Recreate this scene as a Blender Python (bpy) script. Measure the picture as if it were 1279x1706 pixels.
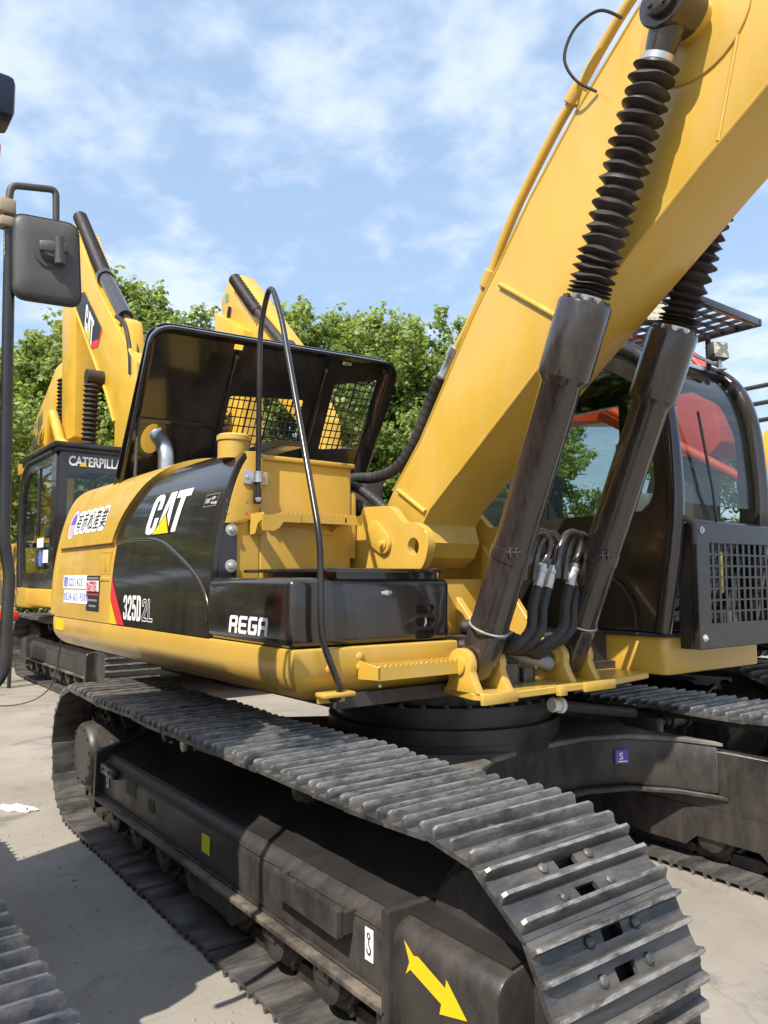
import bpy, bmesh, math, random
from mathutils import Vector, Matrix
from mathutils.geometry import tessellate_polygon
R = math.radians
random.seed(7)
for o in list(bpy.data.objects):
    bpy.data.objects.remove(o)
sc = bpy.context.scene
COL = sc.collection

# ------------------------------------------------------------------ camera
cd = bpy.data.cameras.new('camera')
cam = bpy.data.objects.new('camera', cd)
COL.objects.link(cam)
cam.location = (3.665, -2.995, 1.60)
PITCH = math.atan(112 / 1282)
cam.rotation_euler = (math.pi / 2 + PITCH, 0, math.atan2(0.8, 0.6) + R(0.0))
# heading: 37 degrees right of -X
cam.rotation_euler[2] = R(90 - 37)
cd.sensor_fit = 'VERTICAL'
cd.sensor_height = 36
cd.lens = 36 * 1282 / 1706
cd.clip_start = 0.05
cd.clip_end = 2000
sc.camera = cam

# ------------------------------------------------------------------ light
SUN = Vector((-0.40, 1.0, -1.30)).normalized()          # direction the sunlight travels
EL = math.asin(-SUN.z)
sd = bpy.data.lights.new('sun', 'SUN')
sd.energy = 3.7
sd.angle = R(0.53)
sd.color = (1.0, 0.94, 0.84)
sun = bpy.data.objects.new('sun', sd)
COL.objects.link(sun)
sun.rotation_euler = SUN.to_track_quat('-Z', 'Y').to_euler()
sun.location = (-3, -12, 14)

w = bpy.data.worlds.new('World')
sc.world = w
w.use_nodes = True
nt = w.node_tree
nt.nodes.clear()


def nd(t, kind, **kw):
    n = t.nodes.new(kind)
    for k, v in kw.items():
        setattr(n, k, v)
    return n


def setin(n, **kw):
    for k, v in kw.items():
        n.inputs[k.replace('_', ' ')].default_value = v


out = nd(nt, 'ShaderNodeOutputWorld')
bg = nd(nt, 'ShaderNodeBackground')
bg.inputs['Strength'].default_value = 0.15
sky = nd(nt, 'ShaderNodeTexSky', sky_type='NISHITA', sun_disc=False)
sky.sun_elevation = EL
sky.sun_rotation = math.atan2(-SUN.x, -SUN.y)
sky.air_density = 1.0
sky.dust_density = 1.6
sky.ozone_density = 1.4
tc = nd(nt, 'ShaderNodeTexCoord')
sep = nd(nt, 'ShaderNodeSeparateXYZ')
nt.links.new(tc.outputs['Generated'], sep.inputs[0])
mz = nd(nt, 'ShaderNodeMath', operation='MAXIMUM'); mz.inputs[1].default_value = 0.0
nt.links.new(sep.outputs['Z'], mz.inputs[0])
az = nd(nt, 'ShaderNodeMath', operation='ADD'); az.inputs[1].default_value = 0.16
nt.links.new(mz.outputs[0], az.inputs[0])
dx = nd(nt, 'ShaderNodeMath', operation='DIVIDE'); dy = nd(nt, 'ShaderNodeMath', operation='DIVIDE')
nt.links.new(sep.outputs['X'], dx.inputs[0]); nt.links.new(az.outputs[0], dx.inputs[1])
nt.links.new(sep.outputs['Y'], dy.inputs[0]); nt.links.new(az.outputs[0], dy.inputs[1])
cmb = nd(nt, 'ShaderNodeCombineXYZ')
nt.links.new(dx.outputs[0], cmb.inputs[0]); nt.links.new(dy.outputs[0], cmb.inputs[1])
cmb.inputs[2].default_value = 1.7
n1 = nd(nt, 'ShaderNodeTexNoise'); setin(n1, Scale=1.15, Detail=3.0, Roughness=0.5, Distortion=0.15)
n2 = nd(nt, 'ShaderNodeTexNoise'); setin(n2, Scale=8.5, Detail=4.5, Roughness=0.52, Distortion=0.12)
nt.links.new(cmb.outputs[0], n1.inputs['Vector']); nt.links.new(cmb.outputs[0], n2.inputs['Vector'])
ma = nd(nt, 'ShaderNodeMath', operation='MULTIPLY_ADD'); ma.inputs[1].default_value = 0.75
nt.links.new(n2.outputs['Fac'], ma.inputs[0]); nt.links.new(n1.outputs['Fac'], ma.inputs[2])
cr = nd(nt, 'ShaderNodeMapRange'); cr.interpolation_type = 'SMOOTHSTEP'
setin(cr, From_Min=0.74, From_Max=1.10, To_Min=0.0, To_Max=0.74)
nt.links.new(ma.outputs[0], cr.inputs['Value'])
mixc = nd(nt, 'ShaderNodeMix', data_type='RGBA')
nt.links.new(cr.outputs['Result'], mixc.inputs['Factor'])
haze = nd(nt, 'ShaderNodeMix', data_type='RGBA')        # thin summer haze over the whole sky
haze.inputs['Factor'].default_value = 0.66
nt.links.new(sky.outputs[0], haze.inputs['A'])
haze.inputs['B'].default_value = (1.80, 2.50, 3.42, 1)
nt.links.new(haze.outputs['Result'], mixc.inputs['A'])
mixc.inputs['B'].default_value = (3.45, 3.85, 4.6, 1)
nt.links.new(mixc.outputs['Result'], bg.inputs['Color'])
nt.links.new(bg.outputs[0], out.inputs[0])

sc.view_settings.view_transform = 'Standard'
sc.view_settings.look = 'None'
sc.view_settings.exposure = 0.88
sc.view_settings.gamma = 1
sc.view_settings.use_curve_mapping = False
sc.render.engine = 'CYCLES'
sc.render.resolution_x = 768
sc.render.resolution_y = 1024

# ------------------------------------------------------------------ materials
MATS = {}


def material(name, col, rough=0.5, metal=0.0, coat=0.0, var=0.08, vscale=3.0, dust=0.0, dustcol=(0.30, 0.25, 0.19),
             dscale=4.0, dstretch=(1, 1, 1), up=0.0, bump=0.0, bscale=60.0, col2=None, c2amt=0.0, c2scale=6.0, spec=0.5,
             rvar=0.1, rnd=False, wear=0.0):
    m = bpy.data.materials.new(name)
    m.use_nodes = True
    t = m.node_tree
    p = t.nodes['Principled BSDF']
    L = t.links.new
    tc = nd(t, 'ShaderNodeTexCoord')
    vec = tc.outputs['Object']
    if rnd:
        oi = nd(t, 'ShaderNodeObjectInfo')
        mu = nd(t, 'ShaderNodeMath', operation='MULTIPLY'); mu.inputs[1].default_value = 37.0
        L(oi.outputs['Random'], mu.inputs[0])
        va = nd(t, 'ShaderNodeVectorMath', operation='ADD')
        L(vec, va.inputs[0]); L(mu.outputs[0], va.inputs[1])
        vec = va.outputs[0]
    nz = nd(t, 'ShaderNodeTexNoise'); setin(nz, Scale=vscale, Detail=5.0, Roughness=0.6)
    L(vec, nz.inputs['Vector'])
    mr = nd(t, 'ShaderNodeMapRange'); setin(mr, From_Min=0.25, From_Max=0.75, To_Min=1 - var, To_Max=1 + var)
    L(nz.outputs['Fac'], mr.inputs['Value'])
    mx = nd(t, 'ShaderNodeMix', data_type='RGBA', blend_type='MULTIPLY'); mx.inputs['Factor'].default_value = 1
    mx.inputs['A'].default_value = (*col, 1)
    L(mr.outputs['Result'], mx.inputs['B'])
    c = mx.outputs['Result']
    if rnd:                                     # no two castings have quite the same tone
        rv = nd(t, 'ShaderNodeMapRange'); setin(rv, From_Min=0.0, From_Max=1.0, To_Min=0.62, To_Max=1.35)
        L(oi.outputs['Random'], rv.inputs['Value'])
        xv = nd(t, 'ShaderNodeMix', data_type='RGBA', blend_type='MULTIPLY'); xv.inputs['Factor'].default_value = 1
        L(c, xv.inputs['A']); L(rv.outputs['Result'], xv.inputs['B'])
        c = xv.outputs['Result']
    if c2amt:
        n3 = nd(t, 'ShaderNodeTexNoise'); setin(n3, Scale=c2scale, Detail=6.0, Roughness=0.65)
        L(vec, n3.inputs['Vector'])
        m3 = nd(t, 'ShaderNodeMapRange'); m3.interpolation_type = 'SMOOTHSTEP'
        setin(m3, From_Min=0.52, From_Max=0.68, To_Min=0, To_Max=c2amt)
        L(n3.outputs['Fac'], m3.inputs['Value'])
        x3 = nd(t, 'ShaderNodeMix', data_type='RGBA'); L(m3.outputs['Result'], x3.inputs['Factor'])
        L(c, x3.inputs['A']); x3.inputs['B'].default_value = (*col2, 1)
        c = x3.outputs['Result']
    df = None
    if dust or up:
        mp = nd(t, 'ShaderNodeMapping'); mp.inputs['Scale'].default_value = dstretch
        L(vec, mp.inputs['Vector'])
        n2 = nd(t, 'ShaderNodeTexNoise'); setin(n2, Scale=dscale, Detail=8.0, Roughness=0.7)
        L(mp.outputs[0], n2.inputs['Vector'])
        m2 = nd(t, 'ShaderNodeMapRange'); setin(m2, From_Min=0.42, From_Max=0.68, To_Min=0, To_Max=dust)
        L(n2.outputs['Fac'], m2.inputs['Value'])
        df = m2.outputs['Result']
        if up:
            g = nd(t, 'ShaderNodeNewGeometry')
            sp = nd(t, 'ShaderNodeSeparateXYZ'); L(g.outputs['Normal'], sp.inputs[0])
            mu = nd(t, 'ShaderNodeMapRange'); setin(mu, From_Min=0.2, From_Max=1.0, To_Min=0.0, To_Max=up)
            L(sp.outputs['Z'], mu.inputs['Value'])
            nm = nd(t, 'ShaderNodeMath', operation='MULTIPLY')
            ad2 = nd(t, 'ShaderNodeMath', operation='ADD'); ad2.inputs[1].default_value = 0.25
            L(n2.outputs['Fac'], ad2.inputs[0])
            L(mu.outputs['Result'], nm.inputs[0]); L(ad2.outputs[0], nm.inputs[1])
            ad = nd(t, 'ShaderNodeMath', operation='ADD', use_clamp=True)
            L(df, ad.inputs[0]); L(nm.outputs[0], ad.inputs[1])
            df = ad.outputs[0]
        xd = nd(t, 'ShaderNodeMix', data_type='RGBA'); L(df, xd.inputs['Factor'])
        L(c, xd.inputs['A']); xd.inputs['B'].default_value = (*dustcol, 1)
        c = xd.outputs['Result']
    if wear:                                    # ground-polished crests of the grousers
        wa = nd(t, 'ShaderNodeAttribute', attribute_name='wear')
        nw = nd(t, 'ShaderNodeTexNoise'); setin(nw, Scale=34.0, Detail=6.0, Roughness=0.65)
        wmap = nd(t, 'ShaderNodeMapping'); wmap.inputs['Scale'].default_value = (1.6, .45, 1.6)
        L(vec, wmap.inputs['Vector']); L(wmap.outputs[0], nw.inputs['Vector'])
        wp = nd(t, 'ShaderNodeMath', operation='POWER'); wp.inputs[1].default_value = 2.2; L(wa.outputs['Fac'], wp.inputs[0])
        wr = nd(t, 'ShaderNodeMapRange'); setin(wr, From_Min=0.38, From_Max=0.62, To_Min=0.0, To_Max=wear)
        L(nw.outputs['Fac'], wr.inputs['Value'])
        wm = nd(t, 'ShaderNodeMath', operation='MULTIPLY', use_clamp=True); L(wp.outputs[0], wm.inputs[0]); L(wr.outputs['Result'], wm.inputs[1])
        xw = nd(t, 'ShaderNodeMix', data_type='RGBA'); L(wm.outputs[0], xw.inputs['Factor'])
        L(c, xw.inputs['A']); xw.inputs['B'].default_value = (0.34, 0.32, 0.295, 1)
        c = xw.outputs['Result']
    L(c, p.inputs['Base Color'])
    rr = nd(t, 'ShaderNodeMapRange'); setin(rr, From_Min=0.3, From_Max=0.7, To_Min=max(0.02, rough - rvar), To_Max=min(1, rough + rvar))
    L(nz.outputs['Fac'], rr.inputs['Value'])
    if df is not None:
        xr = nd(t, 'ShaderNodeMix', data_type='FLOAT'); L(df, xr.inputs['Factor'])
        L(rr.outputs['Result'], xr.inputs['A']); xr.inputs['B'].default_value = 0.9
        L(xr.outputs['Result'], p.inputs['Roughness'])
    else:
        L(rr.outputs['Result'], p.inputs['Roughness'])
    p.inputs['Metallic'].default_value = metal
    p.inputs['Coat Weight'].default_value = coat
    p.inputs['Coat Roughness'].default_value = 0.06
    p.inputs['Specular IOR Level'].default_value = spec
    if bump:
        nb = nd(t, 'ShaderNodeTexNoise'); setin(nb, Scale=bscale, Detail=4.0)
        L(vec, nb.inputs['Vector'])
        b = nd(t, 'ShaderNodeBump'); b.inputs['Strength'].default_value = bump; b.inputs['Distance'].default_value = 0.01
        L(nb.outputs['Fac'], b.inputs['Height']); L(b.outputs[0], p.inputs['Normal'])
    MATS[name] = m
    return m


YEL = (0.56, 0.340, 0.046)
material('yellow_paint', YEL, 0.34, coat=0.30, var=0.09, vscale=1.3, dust=0.30, dustcol=(0.56, 0.40, 0.16), dscale=3.2, dstretch=(2.2, 2.2, .35), up=0.12, bump=0.035, bscale=16, rvar=0.16)
material('yellow_worn', (0.62, 0.37, 0.03), 0.42, coat=0.15, var=0.10, vscale=2.0, dust=0.12, dustcol=(0.5, 0.36, 0.16), up=0.15)
material('black_paint', (0.020, 0.016, 0.015), 0.16, coat=0.6, var=0.2, dust=0.10, dustcol=(0.14, 0.10, 0.08), dscale=3, dstretch=(3, 3, .35), up=0.10, bump=0.015, bscale=12, rvar=0.05)
material('black_tube', (0.012, 0.011, 0.012), 0.28, coat=0.3, var=0.2, dust=0.08, up=0.06)
material('cylinder_paint', (0.026, 0.020, 0.018), 0.20, coat=0.6, var=0.25, vscale=4, dust=0.18, dustcol=(0.14, 0.105, 0.085), dscale=5, dstretch=(5, 5, .6), up=0.1, bump=0.05, bscale=35)
material('frame_black', (0.032, 0.027, 0.025), 0.34, var=0.3, dust=0.26, dustcol=(0.15, 0.132, 0.112), dscale=7, dstretch=(1.5, 1, .55), up=0.08, bump=0.12, bscale=40)
material('track_steel', (0.064, 0.062, 0.063), 0.33, metal=0.45, var=0.4, vscale=7, dust=0.50, dustcol=(0.30, 0.27, 0.235), dscale=7, dstretch=(1.5, .35, 1), up=0.12, bump=0.15, bscale=90, rnd=True, wear=1.0)
material('track_blue', (0.030, 0.038, 0.050), 0.40, metal=0.35, var=0.3, vscale=9, dust=0.18, dustcol=(0.16, 0.15, 0.15), dscale=9, up=0.12, bump=0.2, bscale=60, col2=(0.22, 0.11, 0.05), c2amt=0.22, c2scale=9, rnd=True, wear=0.35)
material('rubber', (0.014, 0.013, 0.013), 0.55, var=0.2, dust=0.25, dustcol=(0.10, 0.08, 0.07), up=0.2, bump=0.1, bscale=50)
material('bellows_rubber', (0.026, 0.020, 0.019), 0.48, var=0.25, dust=0.30, dustcol=(0.09, 0.065, 0.055), dscale=8, up=0.18, bump=0.1, bscale=30)
material('silver', (0.62, 0.62, 0.63), 0.32, metal=0.9, var=0.12, bump=0.06, bscale=40)
material('zinc', (0.55, 0.54, 0.52), 0.40, metal=0.6, var=0.2, vscale=20, bump=0.1)
material('white_decal', (0.80, 0.80, 0.80), 0.4, var=0.04)
material('yellow_decal', (0.80, 0.52, 0.01), 0.4, var=0.04)
material('lime_decal', (0.70, 0.68, 0.02), 0.4, var=0.06)
material('red_decal', (0.62, 0.03, 0.035), 0.35, var=0.05)
material('blue_decal', (0.12, 0.16, 0.62), 0.4, var=0.15, vscale=40)
material('purple_decal', (0.16, 0.09, 0.42), 0.4, var=0.1)
material('pink_decal', (0.55, 0.35, 0.55), 0.4, var=0.1)
material('ink_decal', (0.02, 0.018, 0.02), 0.4, var=0.1)
material('teal_decal', (0.05, 0.35, 0.32), 0.4)
material('red_paint', (0.68, 0.055, 0.018), 0.38, coat=0.2, var=0.08, dust=0.08, dustcol=(0.5, 0.2, 0.12))
material('orange_paint', (0.62, 0.16, 0.05), 0.4, var=0.08)
material('plastic', (0.050, 0.048, 0.047), 0.50, var=0.15, vscale=4, dust=0.30, dustcol=(0.12, 0.11, 0.10), dscale=5, up=0.1, bump=0.06, bscale=180)
material('navy_plastic', (0.008, 0.012, 0.035), 0.4)
material('tan_rubber', (0.30, 0.24, 0.16), 0.6)
material('seat_cloth', (0.09, 0.10, 0.10), 0.85, var=0.2)
material('grey_plastic', (0.22, 0.22, 0.21), 0.55, var=0.1)
material('lamp_lens', (0.55, 0.52, 0.40), 0.15, coat=1.0)
material('plate_dusty', (0.10, 0.09, 0.08), 0.6, var=0.3, dust=0.8, dustcol=(0.30, 0.27, 0.235), dscale=2.5, bump=0.1, bscale=30)
material('flange_dusty', (0.035, 0.030, 0.026), 0.5, var=0.3, dust=0.75, dustcol=(0.30, 0.25, 0.185), dscale=3.5, dstretch=(1, 1, 1), up=0.15, bump=0.1, bscale=40)
material('frame_deck', (0.024, 0.021, 0.020), 0.35, var=0.3, dust=0.10, dustcol=(0.10, 0.085, 0.07), dscale=9, bump=0.1, bscale=30)
material('dark_bay', (0.028, 0.024, 0.022), 0.6, var=0.3, dust=0.2)
material('bark', (0.10, 0.075, 0.05), 0.9, var=0.4, vscale=8, bump=0.4, bscale=14)
material('wall_paint', (0.34, 0.33, 0.31), 0.85, var=0.15)
material('paper', (0.78, 0.77, 0.74), 0.8)


def glass_material():
    m = bpy.data.materials.new('window_glass')
    m.use_nodes = True
    t = m.node_tree
    t.nodes.clear()
    o = nd(t, 'ShaderNodeOutputMaterial')
    tr = nd(t, 'ShaderNodeBsdfTransparent'); tr.inputs[0].default_value = (0.78, 0.83, 0.82, 1)
    gl = nd(t, 'ShaderNodeBsdfGlossy'); gl.inputs['Roughness'].default_value = 0.02
    ge = nd(t, 'ShaderNodeNewGeometry')
    dt = nd(t, 'ShaderNodeVectorMath', operation='DOT_PRODUCT')
    t.links.new(ge.outputs['Normal'], dt.inputs[0]); t.links.new(ge.outputs['Incoming'], dt.inputs[1])
    ab = nd(t, 'ShaderNodeMath', operation='ABSOLUTE'); t.links.new(dt.outputs['Value'], ab.inputs[0])
    om = nd(t, 'ShaderNodeMath', operation='SUBTRACT'); om.inputs[0].default_value = 1.0; t.links.new(ab.outputs[0], om.inputs[1])
    pw = nd(t, 'ShaderNodeMath', operation='POWER'); pw.inputs[1].default_value = 5.0; t.links.new(om.outputs[0], pw.inputs[0])
    ad = nd(t, 'ShaderNodeMath', operation='MULTIPLY_ADD'); ad.inputs[1].default_value = 0.95; ad.inputs[2].default_value = 0.045
    t.links.new(pw.outputs[0], ad.inputs[0])
    mx = nd(t, 'ShaderNodeMixShader')
    t.links.new(ad.outputs[0], mx.inputs[0]); t.links.new(tr.outputs[0], mx.inputs[1]); t.links.new(gl.outputs[0], mx.inputs[2])
    t.links.new(mx.outputs[0], o.inputs[0])
    MATS['window_glass'] = m


glass_material()


def leaf_material():
    m = bpy.data.materials.new('leaf')
    m.use_nodes = True
    t = m.node_tree
    p = t.nodes['Principled BSDF']
    g = nd(t, 'ShaderNodeNewGeometry')
    at = nd(t, 'ShaderNodeAttribute', attribute_name='tint')
    ra = nd(t, 'ShaderNodeValToRGB')
    ra.color_ramp.elements[0].color = (0.055, 0.115, 0.024, 1)
    ra.color_ramp.elements[1].color = (0.370, 0.450, 0.155, 1)
    t.links.new(at.outputs['Fac'], ra.inputs[0])
    t.links.new(ra.outputs[0], p.inputs['Base Color'])
    p.inputs['Roughness'].default_value = 0.45
    tl = nd(t, 'ShaderNodeBsdfTranslucent')
    mu = nd(t, 'ShaderNodeMix', data_type='RGBA', blend_type='MULTIPLY'); mu.inputs['Factor'].default_value = 1
    t.links.new(ra.outputs[0], mu.inputs['A']); mu.inputs['B'].default_value = (1.9, 1.7, 0.8, 1)
    t.links.new(mu.outputs['Result'], tl.inputs[0])
    mx = nd(t, 'ShaderNodeMixShader'); mx.inputs[0].default_value = 0.45
    t.links.new(p.outputs[0], mx.inputs[1]); t.links.new(tl.outputs[0], mx.inputs[2])
    t.links.new(mx.outputs[0], t.nodes['Material Output'].inputs[0])
    MATS['leaf'] = m


leaf_material()


def concrete_material():
    m = bpy.data.materials.new('concrete')
    m.use_nodes = True
    t = m.node_tree
    p = t.nodes['Principled BSDF']
    L = t.links.new
    tc = nd(t, 'ShaderNodeTexCoord')

    def noise(s, d, r=0.6, dist=0.0):
        n = nd(t, 'ShaderNodeTexNoise'); setin(n, Scale=s, Detail=d, Roughness=r, Distortion=dist)
        L(tc.outputs['Object'], n.inputs['Vector'])
        return n.outputs['Fac']

    def rng(v, a, b, c, d, sm=True):
        r = nd(t, 'ShaderNodeMapRange')
        if sm:
            r.interpolation_type = 'SMOOTHSTEP'
        setin(r, From_Min=a, From_Max=b, To_Min=c, To_Max=d)
        L(v, r.inputs['Value'])
        return r.outputs['Result']

    def mix(f, a, b, mode='MIX'):
        x = nd(t, 'ShaderNodeMix', data_type='RGBA', blend_type=mode)
        for s, v in (('Factor', f), ('A', a), ('B', b)):
            if isinstance(v, (tuple, float, int)):
                x.inputs[s].default_value = v
            else:
                L(v, x.inputs[s])
        return x.outputs['Result']
    c = mix(rng(noise(0.55, 6), 0.35, 0.65, 0, 1), (0.255, 0.226, 0.188, 1), (0.345, 0.309, 0.262, 1))
    c = mix(rng(noise(2.6, 9, 0.72, 0.6), 0.50, 0.70, 0, 0.7), c, (0.19, 0.168, 0.145, 1))
    c = mix(rng(noise(9, 8, 0.75), 0.60, 0.72, 0, 0.5), c, (0.45, 0.42, 0.37, 1))
    c = mix(rng(noise(1.1, 4, 0.55, 1.2), 0.60, 0.70, 0, 0.55), c, (0.12, 0.108, 0.095, 1))
    c = mix(rng(noise(4.3, 6, 0.7, 0.4), 0.66, 0.74, 0, 0.6), c, (0.09, 0.082, 0.075, 1))
    c = mix(rng(noise(130, 3, 0.7), 0.62, 0.75, 0, 0.4), c, (0.16, 0.14, 0.12, 1))
    vo = nd(t, 'ShaderNodeTexVoronoi', feature='DISTANCE_TO_EDGE'); vo.inputs['Scale'].default_value = 0.55
    nv = nd(t, 'ShaderNodeTexNoise'); setin(nv, Scale=2.0, Detail=5.0)
    L(tc.outputs['Object'], nv.inputs['Vector'])
    vm = nd(t, 'ShaderNodeVectorMath', operation='MULTIPLY_ADD'); vm.inputs[1].default_value = (.5, .5, 0)
    L(nv.outputs['Color'], vm.inputs[0]); L(tc.outputs['Object'], vm.inputs[2]); L(vm.outputs[0], vo.inputs['Vector'])
    c = mix(rng(vo.outputs['Distance'], 0.0, 0.003, 0.25, 0.0), c, (0.14, 0.125, 0.11, 1))
    L(c, p.inputs['Base Color'])
    p.inputs['Roughness'].default_value = 0.88
    b = nd(t, 'ShaderNodeBump'); b.inputs['Strength'].default_value = 0.35; b.inputs['Distance'].default_value = 0.006
    L(noise(45, 8, 0.7), b.inputs['Height']); L(b.outputs[0], p.inputs['Normal'])
    MATS['concrete'] = m


concrete_material()

# ------------------------------------------------------------------ mesh helpers
def nb():
    return bmesh.new()


def tag(o, label=None, cat=None, group=None, kind=None):
    for k, v in (('label', label), ('category', cat), ('group', group), ('kind', kind)):
        if v:
            o[k] = v
    return o


def thing(name, label, cat, loc=(0, 0, 0), rz=0, scale=1.0, group=None):
    o = bpy.data.objects.new(name, None)
    o.empty_display_size = 0.3
    COL.objects.link(o)
    o.location = loc
    o.rotation_euler = (0, 0, rz)
    o.scale = (scale,) * 3
    return tag(o, label, cat, group)


def mesh_of(name, bm, mat, smooth=38, recalc=True):
    if recalc:
        bmesh.ops.recalc_face_normals(bm, faces=bm.faces)
    me = bpy.data.meshes.new(name)
    bm.to_mesh(me)
    bm.free()
    if mat:
        me.materials.append(MATS[mat] if isinstance(mat, str) else mat)
    if smooth:
        me.polygons.foreach_set('use_smooth', [True] * len(me.polygons))
        me.set_sharp_from_angle(angle=R(smooth))
    return me


def link(name, me, parent=None, label=None):
    o = bpy.data.objects.new(name, me)
    COL.objects.link(o)
    if parent:
        o.parent = parent
    if label:
        o['label'] = label
    return o


def obj(name, bm, mat, parent=None, smooth=38, label=None, recalc=True):
    return link(name, mesh_of(name, bm, mat, smooth, recalc), parent, label)


def bevel_new(bm, faces, w, seg=2, ang=30):
    bmesh.ops.recalc_face_normals(bm, faces=list(faces))
    es = set()
    for f in faces:
        for e in f.edges:
            if len(e.link_faces) == 2 and e.calc_face_angle(0) > R(ang):
                es.add(e)
    if es:
        bmesh.ops.bevel(bm, geom=list(es), offset=w, segments=seg, affect='EDGES', profile=0.5, clamp_overlap=True)


def bx(bm, a, b, bev=0, seg=2):
    x0, y0, z0 = a
    x1, y1, z1 = b
    vs = [bm.verts.new(c) for c in ((x0, y0, z0), (x1, y0, z0), (x1, y1, z0), (x0, y1, z0), (x0, y0, z1), (x1, y0, z1), (x1, y1, z1), (x0, y1, z1))]
    fs = [bm.faces.new([vs[i] for i in q]) for q in ((3, 2, 1, 0), (4, 5, 6, 7), (0, 1, 5, 4), (1, 2, 6, 5), (2, 3, 7, 6), (3, 0, 4, 7))]
    if bev:
        bevel_new(bm, fs, bev, seg)
    return bm


AX = {'X': lambda a, b, h: (h, a, b), 'Y': lambda a, b, h: (a, h, b), 'Z': lambda a, b, h: (a, b, h)}


def prism(bm, poly, h0, h1, axis='Y', holes=(), bev=0, seg=2, ang=30):
    """extrude polygon (with holes) between h0 and h1 along the axis"""
    f = AX[axis]
    loops = [list(poly)] + [list(h) for h in holes]
    fs = []
    if not holes:
        va = [bm.verts.new(f(a, b, h0)) for a, b in loops[0]]
        vb = [bm.verts.new(f(a, b, h1)) for a, b in loops[0]]
        fs += [bm.faces.new(va[::-1]), bm.faces.new(vb)]
        rings = [(va, vb)]
    else:
        tri = tessellate_polygon([[Vector((a, b, 0)) for a, b in l] for l in loops])
        flat = [p for l in loops for p in l]
        va = [bm.verts.new(f(a, b, h0)) for a, b in flat]
        vb = [bm.verts.new(f(a, b, h1)) for a, b in flat]
        for t in tri:
            try:
                fs.append(bm.faces.new([va[i] for i in t][::-1]))
                fs.append(bm.faces.new([vb[i] for i in t]))
            except ValueError:
                pass
        rings = []
        k = 0
        for l in loops:
            rings.append((va[k:k + len(l)], vb[k:k + len(l)]))
            k += len(l)
    for a, b in rings:
        n = len(a)
        for i in range(n):
            fs.append(bm.faces.new((a[i], a[(i + 1) % n], b[(i + 1) % n], b[i])))
    if bev:
        bmesh.ops.recalc_face_normals(bm, faces=fs)
        bevel_new(bm, fs, bev, seg, ang)
    return bm


def circ(cx, cy, r, n=20, r2=None, a0=0, a1=360):
    full = abs(a1 - a0) >= 360
    k = n if full else n - 1
    return [(cx + r * math.cos(R(a0 + (a1 - a0) * i / k)), cy + (r2 or r) * math.sin(R(a0 + (a1 - a0) * i / k))) for i in range(n)]


def rrect(x0, x1, y0, y1, r, n=5):
    p = []
    for cx, cy, a in ((x1 - r, y1 - r, 0), (x0 + r, y1 - r, 90), (x0 + r, y0 + r, 180), (x1 - r, y0 + r, 270)):
        p += circ(cx, cy, r, n, None, a, a + 90)
    return p


def roundpoly(pts, r, n=4):
    """round the corners of a closed 2D polygon"""
    out = []
    m = len(pts)
    for i in range(m):
        p0, p1, p2 = Vector(pts[i - 1]), Vector(pts[i]), Vector(pts[(i + 1) % m])
        rr = r[i] if isinstance(r, (list, tuple)) else r
        a, b = p0 - p1, p2 - p1
        d = min(rr, a.length * .45, b.length * .45)
        if d < 1e-4:
            out.append(tuple(p1)); continue
        s, e = p1 + a.normalized() * d, p1 + b.normalized() * d
        for k in range(n + 1):
            t = k / n
            q = s * (1 - t) ** 2 + p1 * 2 * t * (1 - t) + e * t * t
            out.append(tuple(q))
    return out


def spline(pts, n=6):
    """Catmull-Rom through points"""
    P = [Vector(p) for p in pts]
    out = []
    for i in range(len(P) - 1):
        a, b, c, d = P[max(i - 1, 0)], P[i], P[i + 1], P[min(i + 2, len(P) - 1)]
        for k in range(n):
            t = k / n
            out.append(0.5 * ((2 * b) + (c - a) * t + (2 * a - 5 * b + 4 * c - d) * t * t + (3 * b - a - 3 * c + d) * t ** 3))
    out.append(P[-1])
    return out


def fillet(pts, r, n=5):
    P = [Vector(p) for p in pts]
    out = [P[0]]
    for i in range(1, len(P) - 1):
        a, b = P[i - 1] - P[i], P[i + 1] - P[i]
        rr = r[i] if isinstance(r, (list, tuple)) else r
        d = min(rr, a.length * .48, b.length * .48)
        s, e = P[i] + a.normalized() * d, P[i] + b.normalized() * d
        for k in range(n + 1):
            t = k / n
            out.append(s * (1 - t) ** 2 + P[i] * 2 * t * (1 - t) + e * t * t)
    out.append(P[-1])
    return out


def tube(bm, pts, r, n=10, fil=0, cap=True, closed=False):
    P = fillet(pts, fil) if fil else [Vector(p) for p in pts]
    m = len(P)
    T = []
    for i in range(m):
        a = P[(i - 1) % m] if (i or closed) else P[i]
        b = P[(i + 1) % m] if (i < m - 1 or closed) else P[i]
        T.append((b - a).normalized())
    ref = Vector((0, 0, 1)) if abs(T[0].z) < .9 else Vector((1, 0, 0))
    u = T[0].cross(ref).normalized()
    rings = []
    for i in range(m):
        if i:
            q = T[i - 1].rotation_difference(T[i])
            u = (q @ u)
            u = (u - T[i] * u.dot(T[i])).normalized()
        v = T[i].cross(u)
        rr = r[i] if isinstance(r, (list, tuple)) else r
        rings.append([bm.verts.new(P[i] + (u * math.cos(2 * math.pi * k / n) + v * math.sin(2 * math.pi * k / n)) * rr) for k in range(n)])
    for i in range(m if closed else m - 1):
        A, B = rings[i], rings[(i + 1) % m]
        for k in range(n):
            bm.faces.new((A[k], A[(k + 1) % n], B[(k + 1) % n], B[k]))
    if cap and not closed:
        bm.faces.new(rings[0][::-1])
        bm.faces.new(rings[-1])
    return bm


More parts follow.
